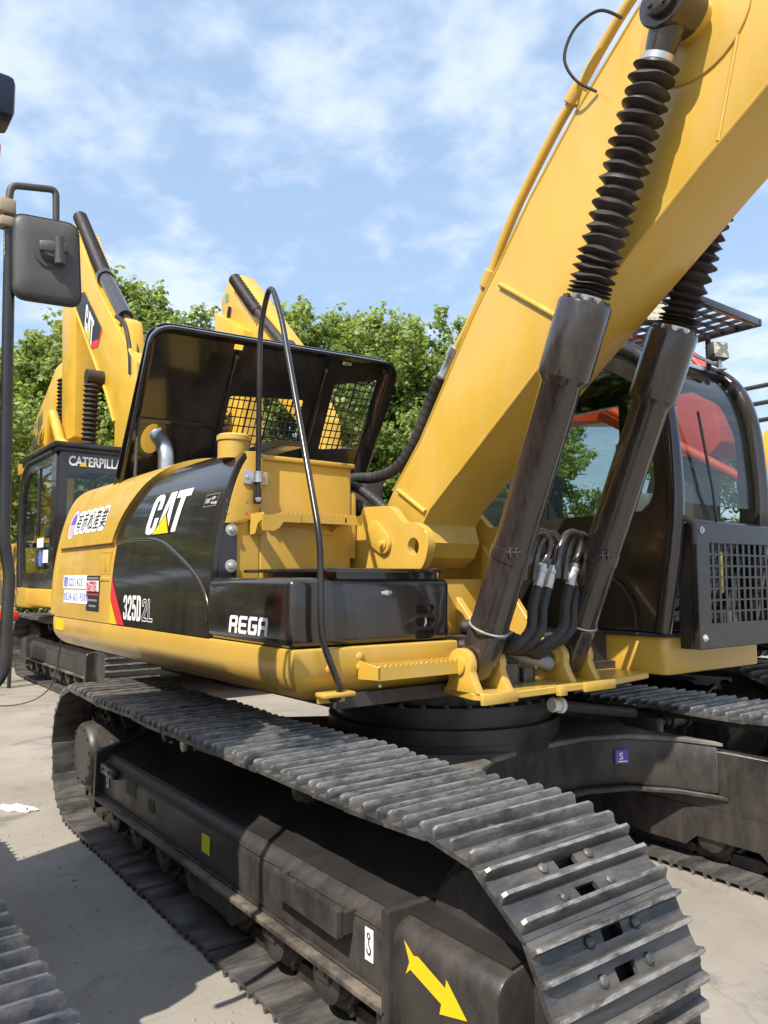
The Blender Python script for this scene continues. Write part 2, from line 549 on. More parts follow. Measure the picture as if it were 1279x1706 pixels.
def lathe(bm, prof, p0, d, n=24, cap=True):
    """profile (distance along d, radius)"""
    d = Vector(d).normalized()
    p0 = Vector(p0)
    u = d.cross(Vector((0, 0, 1)) if abs(d.z) < .9 else Vector((1, 0, 0))).normalized()
    v = d.cross(u)
    rings = [[bm.verts.new(p0 + d * h + (u * math.cos(2 * math.pi * k / n) + v * math.sin(2 * math.pi * k / n)) * max(r, 1e-4)) for k in range(n)] for h, r in prof]
    for A, B in zip(rings, rings[1:]):
        for k in range(n):
            bm.faces.new((A[k], A[(k + 1) % n], B[(k + 1) % n], B[k]))
    if cap:
        bm.faces.new(rings[0][::-1])
        bm.faces.new(rings[-1])
    return bm


def cyl(bm, a, b, r, r2=None, n=20):
    a, b = Vector(a), Vector(b)
    return lathe(bm, [(0, r), ((b - a).length, r if r2 is None else r2)], a, b - a, n)


def bolt(bm, p, d, r=0.012, h=0.012, n=6):
    d = Vector(d).normalized()
    lathe(bm, [(0, r * 1.55), (h * .25, r * 1.55), (h * .25, r), (h, r * .92), (h * 1.05, r * .5)], p, d, n)


def grid_solid(bm, P, N, th):
    """P[i][j] outer points, N[i][j] outward normals"""
    ni, nj = len(P), len(P[0])
    A = [[bm.verts.new(P[i][j]) for j in range(nj)] for i in range(ni)]
    B = [[bm.verts.new(P[i][j] - N[i][j] * th) for j in range(nj)] for i in range(ni)]
    for i in range(ni - 1):
        for j in range(nj - 1):
            bm.faces.new((A[i][j], A[i + 1][j], A[i + 1][j + 1], A[i][j + 1]))
            bm.faces.new((B[i][j + 1], B[i + 1][j + 1], B[i + 1][j], B[i][j]))
    for i in range(ni - 1):
        bm.faces.new((A[i + 1][0], A[i][0], B[i][0], B[i + 1][0]))
        bm.faces.new((A[i][nj - 1], A[i + 1][nj - 1], B[i + 1][nj - 1], B[i][nj - 1]))
    for j in range(nj - 1):
        bm.faces.new((A[0][j], A[0][j + 1], B[0][j + 1], B[0][j]))
        bm.faces.new((A[ni - 1][j + 1], A[ni - 1][j], B[ni - 1][j], B[ni - 1][j + 1]))
    return bm


def sweep(bm, path, prof, closed=False):
    """sweep profile [(outward offset, z)] round a plan path [(x,y)], outward = right of travel; closed profile loop"""
    P = [Vector(p) for p in path]
    m = len(P)
    rings = []
    for i in range(m):
        a = (P[i] - P[i - 1]).normalized() if i else (P[1] - P[0]).normalized()
        b = (P[i + 1] - P[i]).normalized() if i < m - 1 else a
        na, nbv = Vector((a.y, -a.x)), Vector((b.y, -b.x))
        n = (na + nbv).normalized()
        k = 1 / max(.3, n.dot(na))
        rings.append([bm.verts.new((P[i].x + n.x * o * k, P[i].y + n.y * o * k, z)) for o, z in prof])
    q = len(prof)
    for A, B in zip(rings, rings[1:]):
        for k in range(q):
            bm.faces.new((A[k], A[(k + 1) % q], B[(k + 1) % q], B[k]))
    bm.faces.new(rings[0])
    bm.faces.new(rings[-1][::-1])
    return bm


def boolean_cut(me, cut_bm):
    """cut a closed shape out of a mesh, once, and forget the cutter"""
    a = bpy.data.objects.new('tmp_a', me)
    cm = bpy.data.meshes.new('tmp_cut')
    bmesh.ops.recalc_face_normals(cut_bm, faces=cut_bm.faces)
    cut_bm.to_mesh(cm)
    cut_bm.free()
    b = bpy.data.objects.new('tmp_b', cm)
    COL.objects.link(a)
    COL.objects.link(b)
    md = a.modifiers.new('cut', 'BOOLEAN')
    md.object = b
    md.operation = 'DIFFERENCE'
    md.solver = 'EXACT'
    dg = bpy.context.evaluated_depsgraph_get()
    res = bpy.data.meshes.new_from_object(a.evaluated_get(dg))
    bpy.data.objects.remove(a)
    bpy.data.objects.remove(b)
    res.polygons.foreach_set('use_smooth', [True] * len(res.polygons))
    res.set_sharp_from_angle(angle=R(38))
    return res


def text_polys(txt, size, bold=0.0, xs=1.0, shear=0.0, sp=1.0):
    """returns (verts2d, faces) of a flat text starting at the origin"""
    cu = bpy.data.curves.new('tmp_txt', 'FONT')
    cu.body = txt
    cu.size = size
    cu.offset = bold * size
    cu.shear = shear
    cu.space_character = sp
    cu.resolution_u = 3
    o = bpy.data.objects.new('tmp_txt', cu)
    COL.objects.link(o)
    dg = bpy.context.evaluated_depsgraph_get()
    me = bpy.data.meshes.new_from_object(o.evaluated_get(dg))
    vs = [(v.co.x * xs, v.co.y) for v in me.vertices]
    fs = [tuple(p.vertices) for p in me.polygons]
    bpy.data.objects.remove(o)
    bpy.data.curves.remove(cu)
    bpy.data.meshes.remove(me)
    return vs, fs


def flat_polys(bm, vs, fs, fn, th=0.0, cuts=()):
    """map flat 2D faces through fn(u, v) -> Vector; cuts = v values where faces are split so they can follow a curve"""
    b2 = bmesh.new()
    V = [b2.verts.new((u, v, 0)) for u, v in vs]
    for f in fs:
        try:
            b2.faces.new([V[i] for i in f])
        except ValueError:
            pass
    for c in cuts:
        bmesh.ops.bisect_plane(b2, geom=b2.verts[:] + b2.edges[:] + b2.faces[:], plane_co=(0, c, 0), plane_no=(0, 1, 0))
    b2.verts.index_update()
    W = [bm.verts.new(fn(v.co.x, v.co.y)) for v in b2.verts]
    for f in b2.faces:
        bm.faces.new([W[v.index] for v in f.verts])
    b2.free()
    return bm


def poly_mesh(loops):
    """2D polygons (each possibly with holes: [outer, hole...]) to verts, faces"""
    vs, fs = [], []
    for lp in loops:
        k = len(vs)
        flat = [p for l in lp for p in l]
        for t in tessellate_polygon([[Vector((a, b, 0)) for a, b in l] for l in lp]):
            fs.append(tuple(k + i for i in t))
        vs += flat
    return vs, fs


def copy_tree(o, parent=None):
    c = o.copy()
    COL.objects.link(c)
    c.parent = parent
    for ch in list(o.children):
        copy_tree(ch, c)
    return c


GLYPH = {
    '3': [[(0, .3), (0, .18), (.1, .05), (.32, 0), (.6, 0), (.83, .06), (.92, .2), (.92, .4), (.85, .5), (.74, .53), (.85, .57), (.92, .66), (.92, .82), (.82, .95), (.6, 1), (.32, 1), (.1, .95), (0, .82), (0, .7), (.3, .7), (.33, .82), (.45, .86), (.57, .82), (.6, .73), (.56, .61), (.35, .6), (.35, .45), (.55, .45), (.6, .37), (.6, .24), (.56, .16), (.45, .13), (.34, .17), (.31, .3)]],
    '2': [[(0, 0), (.92, 0), (.92, .17), (.42, .17), (.85, .5), (.92, .62), (.92, .83), (.8, .95), (.6, 1), (.32, 1), (.1, .94), (0, .82), (0, .66), (.3, .66), (.32, .8), (.44, .85), (.58, .82), (.6, .74), (.56, .60), (.0, .20)]],
    '5': [[(.05, 1), (.88, 1), (.88, .84), (.33, .84), (.32, .64), (.60, .65), (.85, .56), (.92, .42), (.92, .2), (.82, .05), (.6, 0), (.3, 0), (.08, .06), (0, .2), (0, .32), (.31, .32), (.33, .17), (.45, .14), (.57, .17), (.6, .25), (.6, .42), (.55, .49), (.40, .5), (.33, .47), (.3, .44), (.04, .46)]],
    'D': [[(0, 0), (.62, 0), (.85, .06), (.92, .18), (.92, .82), (.85, .94), (.62, 1), (0, 1)], [(.33, .16), (.33, .84), (.5, .84), (.58, .78), (.58, .22), (.5, .16)]],
    'L': [[(0, 0), (.85, 0), (.85, .17), (.32, .17), (.32, 1), (0, 1)]],
    'R': [[(0, 0), (0, .85), (.12, 1), (.85, 1), (.95, .9), (.95, .5), (.85, .4), (.95, .3), (.95, 0), (.68, 0), (.68, .3), (.62, .36), (.27, .36), (.27, 0)], [(.27, .58), (.27, .76), (.33, .8), (.64, .8), (.68, .76), (.68, .62), (.64, .58)]],
    'E': [[(0, .15), (0, .85), (.12, 1), (.92, 1), (.92, .8), (.32, .8), (.27, .75), (.27, .6), (.85, .6), (.85, .4), (.27, .4), (.27, .25), (.32, .2), (.92, .2), (.92, 0), (.12, 0)]],
    'G': [[(0, .15), (0, .85), (.12, 1), (.92, 1), (.92, .8), (.32, .8), (.27, .75), (.27, .25), (.32, .2), (.64, .2), (.68, .25), (.68, .38), (.45, .38), (.45, .58), (.95, .58), (.95, .15), (.83, 0), (.12, 0)]],
    'A': [[(0, 0), (0, .85), (.12, 1), (.83, 1), (.95, .85), (.95, 0), (.68, 0), (.68, .34), (.27, .34), (.27, 0)], [(.27, .54), (.27, .76), (.33, .8), (.64, .8), (.68, .76), (.68, .54)]],
}


def outline_ring(poly, w):
    """thin line following a polygon on its inside"""
    vs, fs = [], []
    n = len(poly)
    area = sum(poly[i][0] * poly[(i + 1) % n][1] - poly[(i + 1) % n][0] * poly[i][1] for i in range(n))
    sg = 1 if area > 0 else -1
    for i in range(n):
        a, b, c = Vector(poly[i - 1]), Vector(poly[i]), Vector(poly[(i + 1) % n])
        d0, d1 = (b - a).normalized(), (c - b).normalized()
        m = Vector((-d0.y - d1.y, d0.x + d1.x)) * sg
        m.normalize()
        k = 1 / max(.5, abs(m.dot(Vector((-d0.y, d0.x)))))
        vs += [tuple(b), tuple(b + m * w * k)]
    for i in range(n):
        j = (i + 1) % n
        fs.append((2 * i, 2 * j, 2 * j + 1, 2 * i + 1))
    return vs, fs


def split_loose(o):
    """every separate piece of a mesh becomes an object of its own"""
    bm = bmesh.new()
    bm.from_mesh(o.data)
    seen, isl = set(), []
    for v in bm.verts:
        if v.index in seen:
            continue
        st, comp = [v], []
        seen.add(v.index)
        while st:
            q = st.pop()
            comp.append(q.index)
            for e in q.link_edges:
                r = e.other_vert(q)
                if r.index not in seen:
                    seen.add(r.index)
                    st.append(r)
        isl.append(set(comp))
    bm.free()
    if len(isl) < 2:
        return
    mesh = o.data
    for k, keep in enumerate(isl):
        b = bmesh.new()
        b.from_mesh(mesh)
        b.verts.ensure_lookup_table()
        bmesh.ops.delete(b, geom=[v for v in b.verts if v.index not in keep], context='VERTS')
        me = bpy.data.meshes.new(mesh.name)
        b.to_mesh(me)
        b.free()
        for m in mesh.materials:
            me.materials.append(m)
        if k == 0:
            o.data = me
        else:
            c = o.copy()
            c.data = me
            COL.objects.link(c)


LETTER_C = [(.43, .60), (.43, .82), (.38, .95), (.28, 1), (.14, 1), (.04, .95), (0, .82), (0, .18), (.04, .05), (.14, 0), (.28, 0), (.38, .05), (.43, .18), (.43, .40),
            (.27, .40), (.27, .19), (.215, .13), (.165, .19), (.165, .81), (.215, .87), (.27, .81), (.27, .60)]
LETTER_A = [[(.47, .0), (.60, 1), (.83, 1), (.96, .0), (.80, 0), (.765, .30), (.665, .30), (.63, 0)], [(.68, .46), (.715, .82), (.75, .46)]]
LETTER_T = [(.90, 1), (1.43, 1), (1.43, .82), (1.25, .82), (1.25, 0), (1.08, 0), (1.08, .82), (.90, .82)]

# ------------------------------------------------------------------ the setting
bm = nb()
bmesh.ops.create_grid(bm, x_segments=1, y_segments=1, size=400)
tag(obj('ground', bm, 'concrete', smooth=0), kind='structure')

# ------------------------------------------------------------------ undercarriage
SPX, IDX, WZ, WR, PT = -1.67, 1.99, 0.455, 0.415, 0.012
NSHOE = 49


def track_path():
    """dense loop of (x, z, tangent angle) for the inner face of the shoes; runs forward along the top"""
    pts = []
    # top strand with sag between wheels and the two carrier rollers
    tops = [(SPX, WZ + WR), (-0.45, WZ + WR - .012), (0.95, WZ + WR - .010), (IDX, WZ + WR)]
    for (xa, za), (xb, zb) in zip(tops, tops[1:]):
        for k in range(24):
            t = k / 24
            pts.append((xa + (xb - xa) * t, za + (zb - za) * t - 0.012 * 4 * t * (1 - t)))
    for k in range(33):
        a = math.pi / 2 - math.pi * k / 32
        pts.append((IDX + WR * math.cos(a), WZ + WR * math.sin(a)))
    for k in range(1, 60):
        pts.append((IDX + (SPX - IDX) * k / 60, WZ - WR))
    for k in range(32):
        a = -math.pi / 2 - math.pi * k / 32
        pts.append((SPX + WR * math.cos(a), WZ + WR * math.sin(a)))
    return pts


def path_points(n, phase=0.0):
    P = track_path()
    P = P + [P[0]]
    seg = [math.dist(a, b) for a, b in zip(P, P[1:])]
    tot = sum(seg)

    def at(s):
        s %= tot
        for (a, b), l in zip(zip(P, P[1:]), seg):
            if s <= l:
                t = s / l if l else 0
                return (a[0] + (b[0] - a[0]) * t, a[1] + (b[1] - a[1]) * t)
            s -= l
        return P[0]
    res = []
    pit = tot / n
    for i in range(n):
        s = (i + phase) * pit
        a, b = at(s - pit * .5), at(s + pit * .5)
        mid = ((a[0] + b[0]) / 2, (a[1] + b[1]) / 2)
        res.append((mid[0], mid[1], math.atan2(b[1] - a[1], b[0] - a[0])))
    return res, pit


SHOES, PITCH_T = path_points(NSHOE, 0.35)


def shoe_mesh(hi=True, mat='track_steel', name='track_shoe'):
    """triple grouser shoe; x along the track, y across, z outward, origin on the chain line"""
    h = PITCH_T / 2
    g = 0.036
    # (t, height) of the top face
    top = [(-h - .012, .006), (-h + .004, .013), (-h + .018, .016), (-h + .024, .012 + g), (-h + .034, .012 + g), (-h + .042, .014),
           (-.030, .012), (-.012, .014), (-.0055, .010 + g), (.0055, .010 + g), (.012, .014), (.030, .012), (h - .036, .014), (h - .029, .010 + g), (h - .018, .010 + g),
           (h - .008, .012), (h + .006, .008)]
    W = 0.30
    if hi:
        ys = [-W, -W + .012, -.115, -.075, -.04, .04, .075, .115, W - .012, W]
    else:
        ys = [-W, -W + .012, W - .012, W]
    bm = nb()
    nt_, ny = len(top), len(ys)

    def hole(i, j):
        if not hi:
            return False
        return ys[j] >= -.041 and ys[j + 1] <= .041 and (i in (5, 11))
    TT = [[bm.verts.new((t, y, z - (.008 if (j in (0, ny - 1) and z > .03) else 0))) for j, y in enumerate(ys)] for t, z in top]
    BB = [[bm.verts.new((t, y, -0.002 if 0 < i < nt_ - 1 else .002)) for y in ys] for i, (t, z) in enumerate(top)]
    for i in range(nt_ - 1):
        for j in range(ny - 1):
            if hole(i, j):
                a, b, c, d = TT[i][j], TT[i + 1][j], TT[i + 1][j + 1], TT[i][j + 1]
                A, B, C, D = BB[i][j], BB[i + 1][j], BB[i + 1][j + 1], BB[i][j + 1]
                for q in ((a, b, B, A), (b, c, C, B), (c, d, D, C), (d, a, A, D)):
                    bm.faces.new(q)
                continue
            bm.faces.new((TT[i][j], TT[i + 1][j], TT[i + 1][j + 1], TT[i][j + 1]))
            bm.faces.new((BB[i][j + 1], BB[i + 1][j + 1], BB[i + 1][j], BB[i][j]))
    for i in range(nt_ - 1):
        bm.faces.new((TT[i + 1][0], TT[i][0], BB[i][0], BB[i + 1][0]))
        bm.faces.new((TT[i][-1], TT[i + 1][-1], BB[i + 1][-1], BB[i][-1]))
    for j in range(ny - 1):
        bm.faces.new((TT[0][j], TT[0][j + 1], BB[0][j + 1], BB[0][j]))
        bm.faces.new((TT[-1][j + 1], TT[-1][j], BB[-1][j], BB[-1][j + 1]))
    if hi:
        for sx in (-.045, .045):
            for sy in (-.095, .095):
                lathe(bm, [(0, .017), (.008, .016), (.013, .009)], (sx, sy, .011), (0, 0, 1), 8)
    me = mesh_of(name, bm, mat, 30)
    at = me.attributes.new('wear', 'FLOAT', 'POINT')
    at.data.foreach_set('value', [1.0 if v.co.z > .030 else 0.0 for v in me.vertices])
    return me


SHOE_HI = shoe_mesh(True)
SHOE_LO = shoe_mesh(False)
SHOE_BLUE = shoe_mesh(True, 'track_blue')
rs = random.Random(5)


def track_band(parent, yc, me, wob=True):
    for x, z, a in SHOES:
        o = link('track_shoe', me, parent)
        o.location = (x, yc + (rs.uniform(-.004, .004) if wob else 0), z)
        o.rotation_euler = (rs.uniform(-.012, .012), -a + (rs.uniform(-.03, .03) if wob else 0), 0)
    # chain: link plates and bushings, inside the shoes
    bm = nb()
    for x, z, a in SHOES:
        nx_, nz_ = -math.sin(a), math.cos(a)
        tx, tz = math.cos(a), math.sin(a)
        for s in (-1, 1):
            c = (x - nx_ * .035, z - nz_ * .035)
            hx = PITCH_T * .56
            q = [(c[0] + tx * u * hx + nx_ * v * .033, c[1] + tz * u * hx + nz_ * v * .033) for u, v in ((-1, -.6), (-.7, -1), (.7, -1), (1, -.6), (1, .9), (-1, .9))]
            prism(bm, q, yc + s * .075, yc + s * .105, 'Y')
        cx, cz = x - nx_ * .045 + tx * PITCH_T / 2, z - nz_ * .045 + tz * PITCH_T / 2
        cyl(bm, (cx, yc - .12, cz), (cx, yc + .12, cz), .024, n=8)
    obj('track_chain', bm, 'frame_black', parent)


def roller(bm, x, y, z, r, w):
    lathe(bm, [(-w, r * .5), (-w * .95, r * .75), (-w * .7, r * .8), (-w * .7, r), (-w * .45, r), (-w * .40, r * .82), (w * .40, r * .82), (w * .45, r), (w * .7, r), (w * .7, r * .8), (w * .95, r * .75), (w, r * .5)], (x, y, z), (0, 1, 0), 20)


def track_side(parent, yc, out, shoe, detail=True):
    """one crawler; out = -1 when the outer side faces -Y"""
    track_band(parent, yc, shoe)

    def Y(d):
        return yc + out * d          # d measured outward
    # main beam: outer wall, rounded shoulder, deck sloping up to the inner side
    sec = [(-.20, .30), (.215, .285), (.220, .455), (.205, .50), (.17, .53), (.10, .548), (-.02, .60), (-.18, .67), (-.215, .67), (-.22, .34)]
    bm = nb()
    prism(bm, [(Y(d), z) for d, z in sec], -1.22, 1.70, 'X', bev=.008, seg=1, ang=50)
    frame = obj('track_frame', bm, 'frame_black', parent)
    bm = nb()
    prism(bm, [(Y(d), z) for d, z in [(.165, .536), (.10, .554), (-.02, .606), (-.18, .676), (-.18, .670), (-.02, .598), (.10, .546), (.165, .528)]], -1.20, 1.68, 'X')
    obj('deck_plate', bm, 'frame_deck', frame)
    for zz, dd in ((.300, .221), (.490, .210)):
        bm = nb()
        rw_ = random.Random(int(zz * 1000))
        tube(bm, [(-1.2 + 2.9 * k / 60, Y(dd), zz + rw_.uniform(-.0015, .0015)) for k in range(61)], [.0055 + rw_.uniform(-.0012, .0012) for _ in range(61)], 6)
        obj('weld_bead', bm, 'frame_black', frame)
    bm = nb()
    bx(bm, (-1.22, min(Y(.20), Y(.262)), .268), (1.70, max(Y(.20), Y(.262)), .290), .006)
    obj('flange', bm, 'flange_dusty', frame)
    bm = nb()
    ep = roundpoly([(Y(-.21), .22), (Y(.262), .22), (Y(.255), .56), (Y(.10), .59), (Y(-.21), .70)], .03)
    prism(bm, ep, -1.262, -1.215, 'X', bev=.006, seg=1)
    obj('end_plate', bm, 'frame_black', frame)
    # front yoke with idler
    bm = nb()
    ys = [(Y(-.24), .20), (Y(.235), .20), (Y(.240), .490), (Y(.236), .512), (Y(.225), .532), (Y(.208), .547), (Y(.18), .556), (Y(-.20), .61), (Y(-.24), .58)]
    prism(bm, ys, 1.695, 2.16, 'X', bev=.014, seg=2, ang=50)
    bx(bm, (1.675, min(Y(.262), Y(-.24)), .19), (1.715, max(Y(.262), Y(-.24)), .585), .012)
    obj('front_yoke', bm, 'frame_black', frame)
    bm = nb()
    prism(bm, [(Y(.175), .559), (Y(-.20), .613), (Y(-.20), .620), (Y(.175), .566)], 1.72, 2.15, 'X')
    obj('yoke_top', bm, 'frame_deck', frame)
    bm = nb()
    lathe(bm, [(-.10, .06), (-.10, .30), (-.06, .33), (-.06, .335), (.06, .335), (.06, .33), (.10, .30), (.10, .06)], (IDX + .03, yc, WZ), (0, 1, 0), 36)
    obj('idler', bm, 'frame_black', parent)
    # sprocket
    bm = nb()
    pl = []
    for k in range(21):
        for f, r in ((-.30, .335), (-.16, .385), (.16, .385), (.30, .335)):
            a = 2 * math.pi * (k + f) / 21
            pl.append((SPX + r * math.cos(a), WZ + r * math.sin(a)))
    prism(bm, pl, yc - .035, yc + .035, 'Y', bev=.006, seg=1)
    obj('sprocket', bm, 'frame_black', parent)
    # final drive: tapering case, bolted flange, domed cover
    fd = nb()
    o = Vector((SPX, yc, WZ))
    dirv = (0, out, 0)
    lathe(fd, [(-.16, .24), (.03, .27), (.05, .285), (.085, .285), (.09, .235), (.10, .215), (.175, .205), (.20, .20), (.215, .185), (.222, .12), (.223, .02)], o, dirv, 40)
    drive = obj('final_drive', fd, 'frame_black', parent)
    bm = nb()
    for k in range(20):
        a = 2 * math.pi * k / 20
        bolt(bm, o + Vector((math.cos(a) * .258, out * .084, math.sin(a) * .258)), dirv, .013, .026)
    tag(obj('flange_bolts', bm, 'frame_black', drive), kind='stuff')
    bm = nb()
    for k in range(12):
        a = 2 * math.pi * (k + .4) / 12
        bolt(bm, o + Vector((math.cos(a) * .172, out * .214, math.sin(a) * .172)), dirv, .009, .012)
    tag(obj('cover_bolts', bm, 'frame_black', drive), kind='stuff')
    # case neck between sprocket and beam
    bm = nb()
    prism(bm, roundpoly([(SPX + .05, .66), (-1.255, .60), (-1.255, .26), (SPX + .05, .24)], .03), min(Y(.16), Y(-.2)), max(Y(.16), Y(-.2)), 'Y', bev=.03, seg=2)
    obj('motor_case', bm, 'frame_black', parent)
    # rollers
    for k in range(8):
        bm = nb()
        roller(bm, -1.05 + k * .385, yc, .195, .115, .20)
        ro = obj('track_roller', bm, 'frame_black', parent)
        bm = nb()
        x = -1.05 + k * .385
        bx(bm, (x - .05, min(Y(.16), Y(.215)), .19), (x + .05, max(Y(.16), Y(.215)), .29), .01)
        for dxx in (-.03, .03):
            bolt(bm, (x + dxx, Y(.21), .225), (0, out, 0), .009, .01)
        obj('roller_collar', bm, 'frame_black', ro)
    for x in (-.45, .95):
        bm = nb()
        roller(bm, x, yc, .765, .055, .14)
        cyl(bm, (x, Y(-.24), .765), (x, Y(.0), .765), .03, n=12)
        bx(bm, (x - .05, min(Y(-.26), Y(-.20)), .62), (x + .05, max(Y(-.26), Y(-.20)), .80), .01)
        obj('carrier_roller', bm, 'frame_black', parent)
    for x0, x1 in ((-.02, .55),):
        bm = nb()
        prism(bm, [(x0, .29), (x1, .29), (x1 - .06, .13), (x0 + .06, .13)], min(Y(.175), Y(.195)), max(Y(.175), Y(.195)), 'Y', bev=.005, seg=1)
        obj('track_guide', bm, 'frame_black', parent)
    if not detail:
        bm = nb()
        sk = [(-1.2, .345), (1.9, .345), (1.9, .13), (1.62, .13), (1.55, .19), (1.2, .19), (1.13, .13), (.55, .13), (.48, .19), (.12, .19), (.05, .13), (-1.2, .13)]
        prism(bm, sk, min(Y(-.225), Y(-.205)), max(Y(-.225), Y(-.205)), 'Y')
        obj('inner_skirt', bm, 'frame_black', frame)
    if detail:
        # pockets, step and hose ports on the outer wall
        bm = nb()
        for (xa, xb, za, zb) in ((-.78, -.62, .40, .475), (-.43, -.34, .385, .45), (.88, .96, .385, .455)):
            prism(bm, rrect(xa, xb, za, zb, .012), min(Y(.2215), Y(.15)), max(Y(.2215), Y(.15)), 'Y')
        obj('wall_pocket', bm, 'dark_bay', frame)
        bm = nb()
        bx(bm, (-1.16, min(Y(.215), Y(.25)), .44), (-.92, max(Y(.215), Y(.25)), .50), .008)
        for xx in (-1.12, -1.0, -.94):
            bolt(bm, (xx, Y(.249), .47), (0, out, 0), .008, .008)
        obj('lug_bracket', bm, 'frame_black', frame)
        # serrated boarding step
        bm = nb()
        prof = [(1.02, .435), (1.47, .425), (1.47, .505)]
        n = 14
        for k in range(n + 1):
            t = k / n
            prof += [(1.47 - .45 * t, .508 + .0), (1.47 - .45 * (t + .5 / n), .522)]
        prof = prof[:-1]
        prism(bm, prof, min(Y(.262), Y(.285)), max(Y(.262), Y(.285)), 'Y')
        bx(bm, (1.02, min(Y(.20), Y(.265)), .43), (1.045, max(Y(.20), Y(.265)), .50))
        bx(bm, (1.445, min(Y(.20), Y(.265)), .43), (1.47, max(Y(.20), Y(.265)), .50))
        obj('boarding_step', bm, 'frame_black', frame)


def carbody(parent):
    front = [(1.30, -1.02), (1.22, -.80), (1.02, -.50), (.86, -.22), (.80, .10), (.80, .55), (.90, .80), (1.10, .95), (1.35, 1.02)]
    rear = [(-x + .30, y) for x, y in front][::-1]
    bm = nb()
    prism(bm, front + rear, .44, .695, 'Z', bev=.012, seg=2)
    body = obj('car_body', bm, 'frame_black', parent)
    bm = nb()
    f2 = [(x + .03, y) for x, y in front]
    r2 = [(x - .03, y) for x, y in rear]
    prism(bm, f2 + r2, .695, .722, 'Z', bev=.006, seg=1)
    obj('top_plate', bm, 'plate_dusty', body)
    bm = nb()
    f2 = [(x + .05, y) for x, y in front]
    r2 = [(x - .05, y) for x, y in rear]
    prism(bm, f2 + r2, .412, .438, 'Z', bev=.006, seg=1)
    obj('bottom_plate', bm, 'frame_black', body)
    bm = nb()
    lathe(bm, [(.70, .66), (.76, .66), (.765, .67), (.84, .67), (.845, .63), (.88, .63), (.885, .66), (.95, .66), (.955, .60), (1.06, .60)], (.2, .05, 0), (0, 0, 1), 56)
    ring = obj('swing_bearing', bm, 'frame_deck', parent)
    bm = nb()
    for k in range(36):
        a = 2 * math.pi * k / 36
        bolt(bm, (.2 + .672 * math.cos(a), .05 + .672 * math.sin(a), .95), (0, 0, 1), .014, .02)
    tag(obj('ring_bolts', bm, 'frame_black', ring), kind='stuff')
    return body

# ------------------------------------------------------------------ the main excavator
ex = thing('excavator', 'large yellow and black crawler excavator with open engine hood filling the middle of the yard', 'excavator')
track_side(ex, -1.25, -1, SHOE_HI)
track_side(ex, 1.25, 1, SHOE_LO, detail=False)
body = carbody(ex)


def plate(parent, name, mat, quad, off=0.002):
    """thin flat plate through four points, lifted off its surface"""
    bm = nb()
    q = [Vector(p) for p in quad]
    n = (q[1] - q[0]).cross(q[3] - q[0]).normalized()
    a = [bm.verts.new(p + n * off) for p in q]
    b = [bm.verts.new(p - n * .001) for p in q]
    bm.faces.new(a)
    bm.faces.new(b[::-1])
    for i in range(4):
        bm.faces.new((a[(i + 1) % 4], a[i], b[i], b[(i + 1) % 4]))
    return obj(name, bm, mat, parent, smooth=0)


def on_y(bm, vs, fs, x0, z0, y):
    """flat figure on a wall that faces -Y"""
    return flat_polys(bm, vs, fs, lambda u, v: Vector((x0 + u, y, z0 + v)))


fr = [c for c in ex.children if c.name.startswith('track_frame')][0]
fr_far = [c for c in ex.children if c.name.startswith('track_frame')][1]
YO = -1.4715
plate(fr, 'warning_label', 'lime_decal', [(.262, YO, .365), (.342, YO, .365), (.342, YO, .445), (.262, YO, .445)])
for x, z in ((1.565, .375), (-1.10, .36)):
    s = 1.0
    plate(fr, 'hook_label', 'white_decal', [(x - .022, YO, z), (x + .022, YO, z), (x + .022, YO, z + .10), (x - .022, YO, z + .10)])
    bm = nb()
    ring = [(.0 + .010 * math.cos(a), .078 + .011 * math.sin(a)) for a in [2 * math.pi * k / 14 for k in range(14)]]
    rin = [(.0 + .005 * math.cos(a), .078 + .006 * math.sin(a)) for a in [2 * math.pi * k / 14 for k in range(14)]]
    hook = [(-.002, .068), (.003, .068), (.003, .050)] + [(.000 + .013 * math.cos(R(a)), .034 + .016 * math.sin(R(a))) for a in range(70, -200, -22)] + [(.000 + .007 * math.cos(R(a)), .034 + .009 * math.sin(R(a))) for a in range(-190, 80, 22)] + [(-.002, .050)]
    vs, fs = poly_mesh([[ring, rin], [hook]])
    on_y(bm, vs, fs, x, z, YO - .0035)
    obj('hook_symbol', bm, 'ink_decal', fr, 0)
ya = -1.4915
bm = nb()
arrow = [(1.775, .515), (1.80, .44), (1.785, .425), (1.90, .40), (1.893, .345), (2.035, .395), (1.945, .48), (1.938, .445), (1.845, .475), (1.815, .505)]
arrow = [(1.770, .520), (1.815, .490), (1.835, .495), (1.955, .455), (1.96, .480), (2.045, .405), (1.93, .375), (1.938, .405), (1.80, .445), (1.778, .425), (1.795, .465)]
vs, fs = poly_mesh([[arrow]])
on_y(bm, vs, fs, 0, 0, ya)
obj('travel_arrow', bm, 'yellow_decal', fr, 0)
